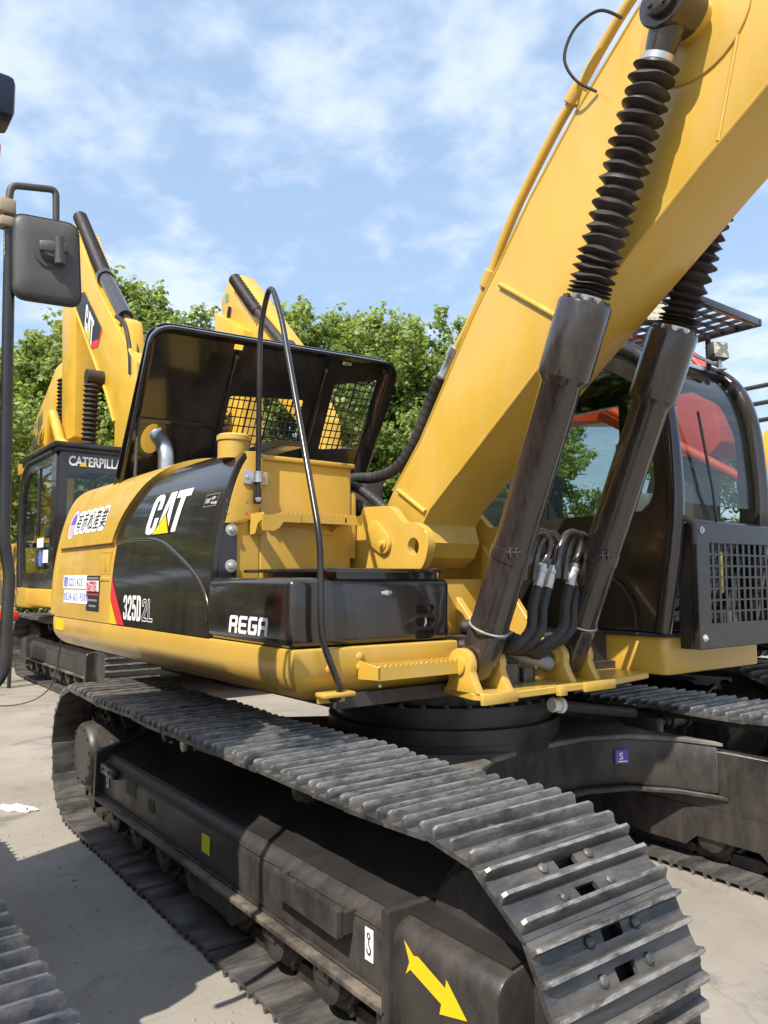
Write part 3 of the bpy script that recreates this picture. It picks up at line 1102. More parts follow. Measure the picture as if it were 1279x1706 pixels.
# sticker on the inner wall of the far crawler and on the car body
plate(fr_far, 'warning_label', 'lime_decal', [(1.10, 1.027, .60), (1.20, 1.027, .60), (1.20, 1.027, .655), (1.10, 1.027, .655)])
plate(body, 'dealer_sticker', 'purple_decal', [(.8815, .74, .56), (.914, .815, .56), (.914, .815, .635), (.8815, .74, .635)], .012)
bm = nb()
vs, fs = text_polys('S', .055, .02)
vs2, fs2 = poly_mesh([[[(-.006, -.014), (.050, -.014), (.050, -.007), (-.006, -.007)]]])
for a_, b_ in ((vs, fs), (vs2, fs2)):
    flat_polys(bm, a_, b_, lambda u, v: Vector((.8815, .74, .582)) + Vector((.033, .075, 0)) * (.27 + u / .082) + Vector((.0125, -.0055, v)))
obj('sticker_emblem', bm, 'white_decal', body, 0)
bm = nb()
lathe(bm, [(0, .035), (.012, .038), (.02, .03), (.05, .03), (.052, .04), (.075, .04), (.08, .026)], (.92, .17, .945), (.1, 1, -.12), 20)
obj('hose_coupling', bm, 'paper', body)
bm = nb()
P = [Vector((.93, .24, .937)) + Vector((.1, 1, -.16)) * .55 * t for t in [k / 30 for k in range(31)]]
tube(bm, P, [.024 + (.006 if k % 2 else 0) for k in range(31)], 12)
obj('travel_hose', bm, 'rubber', body)
# greased idler ring hanging under the top strand
bm = nb()
tube(bm, [(.18, -1.485, .80 + .0), (.18, -1.485, .805)], .005, 6)
lathe(bm, [(0, .036), (.012, .036), (.014, .03)], (-.13, -1.40, .765), (0, -1, 0), 20)
obj('carrier_cap', bm, 'zinc', ex)

# ------------------------------------------------------------------ upper frame
SIDE = -1.345
rail = [(0, 1.292), (-.012, 1.303), (-.06, 1.303), (-.06, 1.10), (-.26, 1.045), (-.20, 1.052), (-.13, 1.075), (-.06, 1.118), (-.02, 1.165), (-.002, 1.215)]
rail = [(-.05, 1.303), (-.012, 1.303), (-.003, 1.299), (0, 1.288), (0, 1.222), (-.006, 1.185), (-.024, 1.150), (-.055, 1.115), (-.10, 1.085), (-.16, 1.066), (-.24, 1.060), (-.24, 1.12), (-.05, 1.14)]
bm = nb()
path = [(-3.02, 1.30), (-3.10, .60), (-3.12, -.3), (-3.10, -1.05)] + [(-2.98 + .12 * math.cos(R(a)), -1.215 + .13 * math.sin(R(a))) for a in (200, 215, 230, 245, 260, 270)] + [(.855, SIDE), (.855, -.43)]
sweep(bm, path, rail)
deck = obj('deck_rail', bm, 'yellow_paint', ex)
plate(deck, 'warning_label', 'yellow_decal', [(-2.93, SIDE, 1.20), (-2.68, SIDE, 1.20), (-2.68, SIDE, 1.285), (-2.93, SIDE, 1.285)])
bm = nb()
for y in (-1.17, -1.01):
    for z in (1.275 - .015, 1.215):
        lathe(bm, [(0, .020), (.004, .019), (.009, .012), (.011, .003)], (.855, y, z), (1, 0, 0), 14)
obj('plug_button', bm, 'yellow_paint', deck)
bm = nb()
bx(bm, (-2.9, -1.12, 1.04), (.84, 1.55, 1.10))
bx(bm, (.3, -.44, 1.06), (.86, .80, 1.13))
obj('belly_plate', bm, 'dark_bay', ex)
bm = nb()
bx(bm, (-2.95, -1.28, 1.12), (.80, 1.60, 1.295))
obj('deck_floor', bm, 'dark_bay', ex)

# front cylinder base: yellow shelf, ears
bm = nb()
prism(bm, roundpoly([(.5, -.43), (1.10, -.56), (1.17, -.50), (1.17, .32), (1.10, .78), (.5, .78)], .02), 1.055, 1.088, 'Z', bev=.004, seg=1)
shelf = obj('front_shelf', bm, 'yellow_paint', ex)
bm = nb()
bx(bm, (1.165, -.58, 1.045), (1.185, -.36, 1.092), .003)
bx(bm, (1.165, .12, 1.045), (1.185, .36, 1.092), .003)
obj('shelf_lip', bm, 'yellow_paint', shelf)
bm = nb()
bx(bm, (1.17, -.085, 1.045), (1.20, -.035, 1.095), .003)
obj('lock_tab', bm, 'yellow_paint', shelf)
for yc in (-.437, .208):
    for s in (-1, 1):
        bm = nb()
        y0 = yc + s * .095
        ear = [(.90, 1.085), (1.125, 1.085), (1.09, 1.14)] + circ(1.0, 1.205, .078, 13, None, -20, 200) + [(.925, 1.13)]
        prism(bm, ear, y0 - .0225, y0 + .0225, 'Y', bev=.006, seg=2)
        e = obj('cylinder_ear', bm, 'yellow_paint', shelf)
        bm = nb()
        lathe(bm, [(0, .045), (.012, .045), (.016, .03)], (1.0, y0 + s * .022, 1.205), (0, s, 0), 20)
        obj('pin_cap', bm, 'yellow_paint', e)
# tower: side plates of the main frame that hold the boom foot, cross wall between them
for y0, hasfoot in ((-.42, True), (.225, True)):
    bm = nb()
    pl = roundpoly([(-.10, 1.28), (-.10, 1.78), (.018, 1.955), (.04, 2.016), (.306, 2.005), (.37, 1.945), (.42, 1.902), (.515, 1.905), (.605, 1.858), (.632, 1.79), (.60, 1.68), (.50, 1.60), (.50, 1.10), (-.1, 1.10)],
                   [0, .03, .03, .04, .06, .05, .05, .06, .06, .07, .07, .04, 0, 0])
    prism(bm, pl, y0, y0 + .05, 'Y', holes=[circ(.504, 1.772, .048, 18)], bev=.004, seg=1, ang=40)
    tw = obj('boom_foot_bracket', bm, 'yellow_paint', ex)
    if y0 < 0:
        bm = nb()
        cov = roundpoly([(.10, 1.83), (.13, 1.925), (.19, 1.935), (.30, 1.845), (.325, 1.79), (.30, 1.745), (.25, 1.735), (.12, 1.80)], .035)
        prism(bm, cov, y0 - .022, y0 - .0005, 'Y', bev=.005, seg=2)
        cv = obj('pin_keeper', bm, 'yellow_paint', tw)
        bm = nb()
        lathe(bm, [(0, .030), (.008, .030), (.010, .02), (.028, .018), (.030, .008)], (.268, y0 - .022, 1.793), (0, -1, 0), 16)
        obj('keeper_bolt', bm, 'yellow_paint', cv)
bm = nb()
bx(bm, (.36, -.37, 1.08), (.40, .225, 1.60), .004)
prism(bm, [(.40, 1.085), (.80, 1.085), (.40, 1.50)], -.02, .02, 'Y', bev=.003, seg=1)
prism(bm, [(.40, 1.085), (1.02, 1.085), (.80, 1.32), (.40, 1.80)], .185, .222, 'Y', bev=.003, seg=1)
bx(bm, (-.1, -.37, 1.30), (.36, .225, 1.55), .004)
obj('tower_wall', bm, 'yellow_paint', ex)

# ------------------------------------------------------------------ hood side panels
PROF = [(0.0, 1.306), (0.0, 1.45), (0.004, 1.58), (0.014, 1.70), (0.030, 1.815), (0.052, 1.93), (0.078, 2.04), (0.110, 2.14), (0.150, 2.225), (0.205, 2.285), (0.28, 2.325), (0.40, 2.355), (.55, 2.365)]
PS = spline([(a, b, 0) for a, b in PROF], 5)
PL = [0]
for a, b in zip(PS, PS[1:]):
    PL.append(PL[-1] + (b - a).length)


def hood(s):
    """arc length up the panel -> (inset, z, normal yz)"""
    s = min(max(s, 0), PL[-1] - 1e-6)
    for i in range(len(PL) - 1):
        if s <= PL[i + 1]:
            t = (s - PL[i]) / (PL[i + 1] - PL[i])
            p = PS[i].lerp(PS[i + 1], t)
            a = PS[min(i + 1, len(PS) - 1)] - PS[max(i - 1, 0)]
            d = a.normalized()
            return p.x, p.y, Vector((0, -d.y, d.x))
    return PS[-1].x, PS[-1].y, Vector((0, 0, 1))


def s_of_z(z):
    for i in range(len(PS) - 1):
        if PS[i].y <= z <= PS[i + 1].y:
            return PL[i] + (PL[i + 1] - PL[i]) * (z - PS[i].y) / (PS[i + 1].y - PS[i].y)
    return 0 if z < PS[0].y else PL[-1]


def hp(x, s, off=0.0):
    i, z, n = hood(s)
    return Vector((x, SIDE + i, z)) + n * off


def interp(pts, v):
    if v <= pts[0][0]:
        return pts[0][1]
    for (a, b), (c, d) in zip(pts, pts[1:]):
        if v <= c:
            t = (v - a) / (c - a)
            return b + (d - b) * t
    return pts[-1][1]


def hood_panel(name, x0, x1, s0, s1, mat, off=0.0, nx=10, ns=26, th=0.03, parent=ex):
    bm = nb()
    P, N = [], []
    for i in range(nx + 1):
        P.append([]); N.append([])
        for j in range(ns + 1):
            s = s0 + (s1 - s0) * j / ns
            a = x0(s) if callable(x0) else x0
            b = x1(s) if callable(x1) else x1
            x = a + (b - a) * i / nx
            e = min(i, nx - i, j, ns - j)
            P[-1].append(hp(x, s, off))
            N[-1].append(hood(s)[2])
    grid_solid(bm, P, N, th)
    return obj(name, bm, mat, parent, smooth=30)


SB = s_of_z(1.845)           # waist seam
ST = PL[-1]
edge_pts = [(0, -1.335), (s_of_z(1.50), -1.44), (s_of_z(1.66), -1.545), (s_of_z(1.80), -1.585), (s_of_z(1.92), -1.56), (s_of_z(2.05), -1.47), (s_of_z(2.2), -1.29), (s_of_z(2.30), -1.10), (ST, -.95)]
ES = spline([(a, b, 0) for a, b in edge_pts], 6)
edge = [(p.x, p.y) for p in ES]
bx_edge = lambda s: interp(edge, s)
HR = -2.955
# yellow rear door and yellow hood quarter
door = hood_panel('rear_door', HR + .004, lambda s: -1.555, 0.0, SB - .012, 'yellow_paint', 0.0)
upper = hood_panel('rear_hood_quarter', HR, bx_edge, SB - .004, ST, 'yellow_paint', 0.030)
# black engine cover: lower door and upper quarter share the swept crease
blk = hood_panel('engine_cover', lambda s: -1.551 if s < SB - .008 else bx_edge(s) + .003, 0.0, 0.0, ST, 'black_paint', 0.0, nx=18, ns=40)


def ribbon(name, pts, w, h, mat, parent, base=0.0):
    """raised moulding on the hood surface along (x, s) points"""
    bm = nb()
    Q = spline([(a, b, 0) for a, b in pts], 10)
    rings = []
    for i, p in enumerate(Q):
        d = (Q[min(i + 1, len(Q) - 1)] - Q[max(i - 1, 0)]).normalized()
        n = Vector((-d.y, d.x, 0))
        rings.append([bm.verts.new(hp(p.x + n.x * a, p.y + n.y * a, base + b)) for a, b in ((-w, -.004), (-w * .9, h * .5), (-w * .45, h), (w * .5, h * .8), (w, -.004))])
    for A, B in zip(rings, rings[1:]):
        for k in range(4):
            bm.faces.new((A[k], A[k + 1], B[k + 1], B[k]))
    return obj(name, bm, mat, parent, smooth=60)


ribbon('swept_crease', [(-1.56, s_of_z(1.842)), (-1.30, s_of_z(1.853)), (-.95, s_of_z(1.845)), (-.70, s_of_z(1.81)), (-.467, s_of_z(1.735)), (-.25, s_of_z(1.652)), (-.10, s_of_z(1.57)), (-.012, s_of_z(1.46)), (-.006, s_of_z(1.38))], .013, .010, 'black_paint', blk)
ribbon('waist_moulding', [(HR + .02, SB - .010), (-2.2, SB - .010), (-1.57, SB - .010)], .014, .006, 'yellow_paint', upper)


def hood_fig(name, vs, fs, x0, s0, mat, parent, off=0.003, sx=1.0, sy=1.0, shear=0.0):
    bm = nb()
    vs = [((u + v * shear) * sx, v * sy) for u, v in vs]
    lo, hi = min(v for u, v in vs), max(v for u, v in vs)
    cuts = [lo + (hi - lo) * k / 8 for k in range(1, 8)]
    flat_polys(bm, vs, fs, lambda u, v: hp(x0 + u, s0 + v, off), cuts=cuts)
    return obj(name, bm, mat, parent, smooth=0)


# big lettering on the black cover
hc = s_of_z(2.12) - s_of_z(1.875)
x0c, s0c = -1.060, s_of_z(1.872)
sx = .40
for nm, lp in (('letter_c', [[LETTER_C]]), ('letter_a', [LETTER_A]), ('letter_t', [[LETTER_T]])):
    vs, fs = poly_mesh(lp)
    hood_fig(nm, vs, fs, x0c, s0c, 'white_decal', blk, .003, sx, hc, .12)
vs, fs = poly_mesh([[[(.33, -.02), (1.05, -.02), (.70, .52)]]])
hood_fig('logo_outline', vs, fs, x0c, s0c - .002, 'ink_decal', blk, .0042, sx, hc, .12)
vs, fs = poly_mesh([[[(.375, -.005), (1.005, -.005), (.70, .455)]]])
hood_fig('logo_triangle', vs, fs, x0c, s0c - .002, 'yellow_decal', blk, .0056, sx, hc, .12)
# model number
for k, ch in enumerate('325D'):
    vs, fs = poly_mesh([GLYPH[ch]])
    hood_fig('model_number', vs, fs, -1.285 + k * .082, s_of_z(1.345), 'white_decal', blk, .003, .078, .155)
for k, ch in enumerate('2L'):
    vs, fs = outline_ring([(a * .09, b * .135) for a, b in GLYPH[ch][0]], .0055)
    hood_fig('model_suffix', vs, fs, -.945 + k * .098, s_of_z(1.348), 'white_decal', blk, .003)
# small plate near the cover's end
px0, pz = -.235, s_of_z(1.985)
vs, fs = poly_mesh([[[(0, 0), (.165, 0), (.165, .07), (0, .07)], [(.004, .004), (.004, .066), (.161, .066), (.161, .004)]]])
hood_fig('badge_border', vs, fs, px0, pz, 'grey_plastic', blk, .003, 1, 1, .25)
vs, fs = text_polys('CAT', .034, .02, .8)
hood_fig('badge_text', vs, fs, px0 + .020, pz + .022, 'white_decal', blk, .003, 1, 1, .1)
for k, t in enumerate(('ACERT', 'Technology')):
    vs, fs = text_polys(t, .022, .012, .75)
    hood_fig('badge_text', vs, fs, px0 + .088, pz + .038 - .025 * k, 'white_decal', blk, .003, 1, 1, .1)
# red and yellow flash along the lower front of the yellow door
vs, fs = poly_mesh([[[(-1.548, s_of_z(1.62)), (-1.548, s_of_z(1.47)), (-1.40, s_of_z(1.308)), (-1.265, s_of_z(1.308)), (-1.42, s_of_z(1.48))]]])
vs = [(a, b) for a, b in vs]
hood_fig('red_flash', vs, fs, 0, 0, 'red_decal', blk, .0035)
vs, fs = poly_mesh([[[(-1.549, s_of_z(1.465)), (-1.549, s_of_z(1.308)), (-1.405, s_of_z(1.308))]]])
hood_fig('yellow_flash', vs, fs, 0, 0, 'yellow_decal', blk, .0035)
# company sticker
sx0, ss0 = -2.72, s_of_z(1.935)
vs, fs = poly_mesh([[circ(.06, .085, .085, 24, .115)]])
hood_fig('sticker_backing', vs, fs, sx0, ss0, 'white_decal', upper, .0325)
vs, fs = poly_mesh([[circ(.06, .085, .066, 24, .094, 0, 180)]])
hood_fig('sticker_emblem', vs, fs, sx0, ss0, 'purple_decal', upper, .0340)
vs, fs = poly_mesh([[circ(.06, .080, .066, 24, .094, 180, 360)]])
hood_fig('sticker_emblem', vs, fs, sx0, ss0, 'pink_decal', upper, .0340)
try:
    for k, ch in enumerate('有赤松産業'):
        for mt, bo, of, nm in (('white_decal', .045, .0325, 'sticker_halo'), ('ink_decal', .008, .0340, 'sticker_letter')):
            vs, fs = text_polys(ch, .160, bo, .86)
            if nm == 'sticker_halo':
                vs, fs = poly_mesh([[rrect(-.010, .140, -.035, .150, .04)]])
            if vs:
                hood_fig(nm, vs, fs, sx0 + .155 + k * .150, ss0 + .035, mt, upper, of + (.0012 if k % 2 else 0), 1, 1, .10)
except Exception as e:
    print('sticker text', e)
for k, (t, z) in enumerate((('重機IC221425', 1.55), ('0554-62-9309', 1.44))):
    for mt, bo, of, nm in (('white_decal', .05, .0025, 'phone_sticker_halo'), ('blue_decal', .01, .004, 'phone_sticker')):
        if nm == 'phone_sticker_halo':
            vs, fs = poly_mesh([[rrect(-.015, .62 - k * .01, -.020, .080, .02)]])
            hood_fig(nm, vs, fs, -2.72 + k * .04, s_of_z(z), mt, door, of)
            continue
        for q, ch in enumerate(t):
            vs, fs = text_polys(ch, .085, bo, .80)
            if vs:
                hood_fig(nm, vs, fs, -2.72 + q * .052 + k * .04, s_of_z(z), mt, door, of + (.001 if q % 2 else 0))
bxx = -2.10
plate(door, 'approval_label', 'ink_decal', [(bxx, SIDE, 1.375), (bxx + .30, SIDE, 1.375), (bxx + .30, SIDE, 1.625), (bxx, SIDE, 1.625)], .002)
plate(door, 'approval_band', 'white_decal', [(bxx + .012, SIDE, 1.515), (bxx + .288, SIDE, 1.515), (bxx + .288, SIDE, 1.59), (bxx + .012, SIDE, 1.59)], .0035)
vs, fs = text_polys('NETIS', .092, .02, .95)
hood_fig('approval_text', vs, fs, bxx + .022, s_of_z(1.520), 'red_decal', door, .014)
plate(door, 'approval_line', 'red_decal', [(bxx + .012, SIDE, 1.488), (bxx + .288, SIDE, 1.488), (bxx + .288, SIDE, 1.498), (bxx + .012, SIDE, 1.498)], .0035)
for z, wd in ((1.445, .21), (1.405, .16), (1.600, .25)):
    plate(door, 'approval_print', 'grey_plastic', [(bxx + .15 - wd / 2, SIDE, z), (bxx + .15 + wd / 2, SIDE, z), (bxx + .15 + wd / 2, SIDE, z + .014), (bxx + .15 - wd / 2, SIDE, z + .014)], .0035)
# recessed latch
bm = nb()
lz = 1.70
for q in ((-1.80, -1.785, lz - .07, lz + .09), (-1.625, -1.61, lz - .07, lz + .09), (-1.785, -1.625, lz + .078, lz + .09)):
    bx(bm, (q[0], SIDE + .004, q[2]), (q[1], SIDE + .024, q[3]), .004)
bx(bm, (-1.84, SIDE - .002, lz - .115), (-1.60, SIDE + .03, lz - .085), .008)
bx(bm, (-1.72, SIDE + .002, lz - .055), (-1.66, SIDE + .03, lz + .06), .010)
obj('door_latch', bm, 'yellow_paint', door)
bm = nb()
bx(bm, (-1.785, SIDE + .006, lz - .065), (-1.625, SIDE + .0165, lz + .078))
obj('latch_recess', bm, 'yellow_worn', door)

# counterweight closing the tail
bm = nb()
cw = [(SIDE + p.x - .004, p.y) for p in PS] + [(1.0, 2.36), (1.35, 2.1), (1.5, 1.7), (1.5, 1.306)]
prism(bm, cw, -3.09, HR - .012, 'X', bev=.05, seg=3, ang=40)
cwt = obj('counterweight', bm, 'yellow_paint', ex)
bm = nb()
P, N = [], []
for i, x in enumerate((HR - .012, HR - .004)):
    P.append([hp(x, ST * j / 30, -.012) for j in range(31)]); N.append([hood(ST * j / 30)[2] for j in range(31)])
grid_solid(bm, P, N, .02)
obj('tail_gap', bm, 'dark_bay', cwt)

# bulkhead at the front end of the cover
bm = nb()
top = [(SIDE + hood(s)[0] + .020, hood(s)[1] - .012) for s in [s_of_z(1.55) + (s_of_z(2.24) - s_of_z(1.55)) * k / 14 for k in range(15)]]
prism(bm, top + [(-1.10, 2.262), (-1.062, 2.25), (-1.062, 1.306), (SIDE + .02, 1.306)], -.03, -.004, 'X', bev=.003, seg=1)
bulk = obj('bulkhead', bm, 'yellow_paint', ex)
bm = nb()
strip = [(SIDE + hood(s)[0] + .002, hood(s)[1]) for s in [s_of_z(1.31) + (ST * .985 - s_of_z(1.31)) * k / 24 for k in range(25)]]
strip_in = [(y + .028, z - .004) for y, z in strip[::-1]]
prism(bm, strip + strip_in, -.003, .010, 'X')
prism(bm, roundpoly([(SIDE + .028, 1.31), (-1.195, 1.31), (-1.195, 1.885), (SIDE + .07, 1.885), (SIDE + .05, 1.80)], .01), -.0035, .006, 'X', bev=.002, seg=1)
flg = obj('cover_flange', bm, 'black_paint', bulk)
for z in (1.855, 1.668):
    bm = nb()
    lathe(bm, [(0, .033), (.004, .034), (.006, .030), (.006, .018), (.010, .016), (.020, .014), (.022, .006)], (.006, -1.228, z), (1, 0, 0), 20)
    obj('washer_bolt', bm, 'zinc', flg)
# round-cornered cover plate with red paint dots and the silver clamp
bm = nb()
cp = [(SIDE + hood(s)[0] + .034, hood(s)[1] - .010) for s in [s_of_z(1.905) + (s_of_z(2.245) - s_of_z(1.905)) * k / 10 for k in range(11)]]
cp = cp + [(-1.16, 2.275), (-1.075, 2.28), (-1.055, 2.25), (-1.052, 2.05), (-1.065, 1.98), (-1.10, 1.93), (-1.16, 1.895), (-1.23, 1.888), (-1.288, 1.893)]
prism(bm, cp, -.003, .016, 'X', bev=.005, seg=2)
cpl = obj('cover_plate', bm, 'yellow_paint', bulk)
bm = nb()
for y in (-1.262, -1.150):
    for z in (1.945, 2.005):
        lathe(bm, [(0, .0055), (.002, .0045)], (.016, y, z), (1, 0, 0), 10)
obj('paint_dot', bm, 'red_decal', cpl)
bm = nb()
lathe(bm, [(0, .028), (.045, .028)], (.042, -1.10, 2.115), (0, 0, 1), 20)
lathe(bm, [(0, .030), (.006, .030)], (.042, -1.10, 2.109), (0, 0, 1), 20)
lathe(bm, [(0, .030), (.006, .030)], (.042, -1.10, 2.16), (0, 0, 1), 20)
bx(bm, (.016, -1.172, 2.10), (.026, -1.03, 2.172), .003)
obj('clamp', bm, 'silver', cpl)
bm = nb()
for y in (-1.150, -1.05):
    bolt(bm, (.026, y, 2.135), (1, 0, 0), .010, .012)
obj('clamp_bolt', bm, 'zinc', cpl)

# handrail loop
bm = nb()
hr = [(.045, -1.10, 2.02), (.045, -1.10, 2.95), (.16, -1.105, 3.17), (.30, -1.115, 2.94), (.875, -1.235, 1.775), (.885, -1.232, 1.345), (.915, -1.155, 1.145), (.905, -1.155, 1.095), (.86, -1.165, 1.09)]
tube(bm, hr, .0145, 12, [0, .16, .11, .16, .10, .08, .05, .03, 0])
hrail = obj('handrail', bm, 'black_tube', ex)
bm = nb()
bx(bm, (.030, -1.122, 1.995), (.05, -1.078, 2.08), .006)
obj('rail_foot', bm, 'black_tube', hrail)
bm = nb()
bolt(bm, (.05, -1.10, 2.02), (1, 0, 0), .011, .014)
obj('rail_bolt', bm, 'zinc', hrail)
bm = nb()
bx(bm, (.855, -1.245, 1.105), (.935, -1.085, 1.125), .006)
bx(bm, (.855, -1.235, 1.075), (.865, -1.095, 1.105), .002)
obj('rail_bracket', bm, 'yellow_paint', hrail)

# ------------------------------------------------------------------ tank, steps, tool box
bm = nb()
bx(bm, (-.62, -1.060, 1.30), (-.002, -.470, 2.245), .012, 3)
bx(bm, (-.64, -1.075, 2.240), (.016, -.455, 2.268), .008, 2)
tank = obj('fuel_tank', bm, 'yellow_paint', ex)
bm = nb()
bx(bm, (-.06, -.470, 1.72), (-.01, -.43, 2.10), .004)
bx(bm, (-.14, -.455, 1.30), (-.10, -.41, 2.0), .004)
obj('tank_strap', bm, 'yellow_paint', tank)
bm = nb()
lathe(bm, [(0, .085), (.10, .085), (.10, .092), (.125, .092), (.135, .08), (.14, .03)], (-.15, -1.15, 2.25), (0, 0, 1), 28)
obj('filler_neck', bm, 'yellow_paint', tank)


def saw(x0, x1, zlo, zhi, n):
    return [p for k in range(n) for p in ((x0 + (x1 - x0) * k / n, zlo), (x0 + (x1 - x0) * (k + .35) / n, zhi), (x0 + (x1 - x0) * (k + .65) / n, zhi))] + [(x1, zlo)]


def serrated_step(parent, y0, y1, xw, xf, z, h, mat='yellow_paint', brackets=True):
    """tread with a saw-tooth rim, standing out from a wall that faces +X"""
    bm = nb()
    rim = [(y0, z - h), (y1, z - h)] + saw(y1, y0, z, z + .010, int((y1 - y0) / .028))
    prism(bm, rim, xf - .006, xf, 'X')
    n = 4
    for k in range(n):
        xx = xw + .03 + (xf - xw - .05) * k / n
        prism(bm, [(y0 + .02, z - .012), (y1 - .02, z - .012)] + saw(y1 - .02, y0 + .02, z - .006, z + .006, int((y1 - y0) / .034)), xx, xx + .005, 'X')
    bx(bm, (xw, y0 + .004, z - .016), (xf - .006, y1 - .004, z - .010))
    st = obj('step', bm, mat, parent)
    if brackets:
        bm = nb()
        for y in (y0, y1 - .008):
            prism(bm, [(xw, z - h - .01), (xw, z + .02), (xf, z), (xf, z - h)], y, y + .008, 'Y', bev=.002, seg=1)
        obj('step_bracket', bm, mat, st)
    return st


st = serrated_step(tank, -1.02, -.50, .0, .15, 1.945, .045, brackets=False)
bm = nb()
prism(bm, roundpoly([(.0, 1.835), (.0, 1.945), (.15, 1.945), (.15, 1.905), (.10, 1.895), (.07, 1.835)], .02), -1.125, -1.115, 'Y')
bx(bm, (.0, -1.125, 1.835), (.012, -1.05, 1.94), .002)
rimp = [(-1.125, 1.850), (-1.06, 1.850), (-1.03, 1.865), (-1.005, 1.898), (-.90, 1.898), (-.90, 1.945), (-1.125, 1.930)]
prism(bm, rimp, .146, .154, 'X')
prism(bm, roundpoly([(.0, 1.86), (.0, 1.945), (.15, 1.945), (.15, 1.90), (.08, 1.895)], .01), -.615, -.605, 'Y')
bx(bm, (.0, -.70, 1.845), (.012, -.60, 1.905), .002)
obj('step_bracket', bm, 'yellow_paint', st)
bm = nb()
bolt(bm, (.012, -1.085, 1.88), (1, 0, 0), .010, .014)
obj('step_bolt', bm, 'yellow_paint', st)
serrated_step(deck, -1.02, -.445, .853, 1.01, 1.225, .055)
bm = nb()
for y, z in ((-.92, 1.135), (-.87, 1.13)):
    lathe(bm, [(0, .008), (.05, .008)], (.853, y, z), (1, -.3, -.1), 8)
    break
obj('bolt_stub', bm, 'zinc', deck)

# black tool box with louvred end
me = mesh_of('tool_box', bx(nb(), (-.018, SIDE - .003, 1.302), (.822, -.437, 1.607), .042, 5), 'black_paint')
cut = nb()
for z in (1.458, 1.397, 1.338):
    prism(cut, rrect(-.665, -.545, z - .021, z + .021, .0205, 5), .70, .90, 'X')
bx(cut, (.02, SIDE + .03, 1.32), (.805, -.47, 1.58))
me = boolean_cut(me, cut)
box = link('tool_box', me, ex)
bm = nb()
prism(bm, rrect(.04, .835, -1.18, -.475, .02), 1.632, 1.650, 'Z', bev=.004, seg=1)
prism(bm, rrect(.10, .80, -1.10, -.50, .02), 1.600, 1.633, 'Z')
obj('box_lid', bm, 'black_paint', box)
bm = nb()
bx(bm, (.820, -.868, 1.530), (.828, -.808, 1.545), .003)
bx(bm, (.822, -.850, 1.526), (.832, -.826, 1.549), .003)
obj('box_lock', bm, 'zinc', box)
bm = nb()
tube(bm, [(.80, -.60, 1.43), (.815, -.60, 1.433), (.815, -.595, 1.395), (.80, -.595, 1.37)], .006, 6)
obj('lid_hook', bm, 'zinc', box)
for k, ch in enumerate('REGA'):
    vs, fs = poly_mesh([GLYPH[ch]])
    bm = nb()
    flat_polys(bm, vs, fs, lambda u, v: Vector((.245 + k * .098 + (u + v * .14) * .092, SIDE - .0055, 1.348 + v * .082)))
    obj('maker_letter', bm, 'white_decal', box, 0)

# ------------------------------------------------------------------ engine bay and open lid
bm = nb()
bx(bm, (-2.85, -.98, 1.3), (-.66, 1.0, 2.12), .02)
bx(bm, (-2.3, -.8, 2.1), (-1.2, .6, 2.24), .05)
lathe(bm, [(0, .17), (.9, .17)], (-2.2, -.55, 2.26), (1, .2, 0), 20)
obj('engine_block', bm, 'dark_bay', ex)
bm = nb()
tube(bm, [(-1.78, -.90, 2.15), (-1.78, -.90, 2.56), (-1.92, -.92, 2.68)], .058, 18, .14)
obj('exhaust_pipe', bm, 'silver', ex)

LO, LU, LV = Vector((-2.07, -1.15, 2.38)), Vector((.10985734, .99394737, 0)), Vector((.48564293, 0, .87415728))
LN = LU.cross(LV).normalized()           # towards the front


def lidp(u, v, n=0.0):
    return LO + LU * u + LV * v + LN * n


LM = Matrix((( LU.x, LN.x, LV.x, LO.x), (LU.y, LN.y, LV.y, LO.y), (LU.z, LN.z, LV.z, LO.z), (0, 0, 0, 1)))
LW, LH = 2.0, 1.17
bm = nb()
w1 = roundpoly([(.70, .27), (1.34, .34), (1.30, .74), (.70, .70)], .02)
w2 = roundpoly([(1.55, .34), (1.90, .38), (1.90, .99), (1.53, .90)], .02)
ci = circ(.185, .30, .078, 24, .118)
s1 = rrect(.64, .71, 1.06, 1.10, .005)
s2 = rrect(1.55, 1.63, 1.075, 1.115, .005)
outl = [(-.02, -.15), (LW, -.15)] + circ(LW - .13, LH - .13, .13, 8, None, 0, 90) + circ(.15, LH - .13, .15, 8, .13, 90, 180)
outl[-1] = (.0, LH - .13)
prism(bm, outl, -.018, -.006, 'Y', holes=[w1, w2, ci, s1, s2])
bm.transform(LM)
lid = obj('engine_hood', bm, 'black_paint', ex, smooth=30)
# turned-in rim: rolled shell edge
bm = nb()
rim = [(.0, -.10), (.0, .25), (.0, .6)] + circ(.15, LH - .13, .15, 8, .13, 180, 90) + [(.6, LH), (1.2, LH)] + circ(LW - .13, LH - .13, .13, 8, None, 90, 0) + [(LW, .5), (LW, -.10)]
rings = []
for i, p in enumerate(rim):
    a = Vector(rim[max(i - 1, 0)]); b = Vector(rim[min(i + 1, len(rim) - 1)])
    d = (b - a).normalized()
    n = Vector((d.y, -d.x))             # inwards
    p = Vector(p)
    sec = [(.06, -.012), (.025, .005), (.006, .03), (-.004, .07), (-.006, .115), (.012, .118), (.012, .07), (.03, .035), (.07, -.002)]
    rings.append([bm.verts.new(lidp(p.x + n.x * o, p.y + n.y * o, h)) for o, h in sec])
for A, B in zip(rings, rings[1:]):
    for k in range(len(A)):
        bm.faces.new((A[k], A[(k + 1) % len(A)], B[(k + 1) % len(A)], B[k]))
obj('hood_rim', bm, 'black_paint', lid, smooth=60)
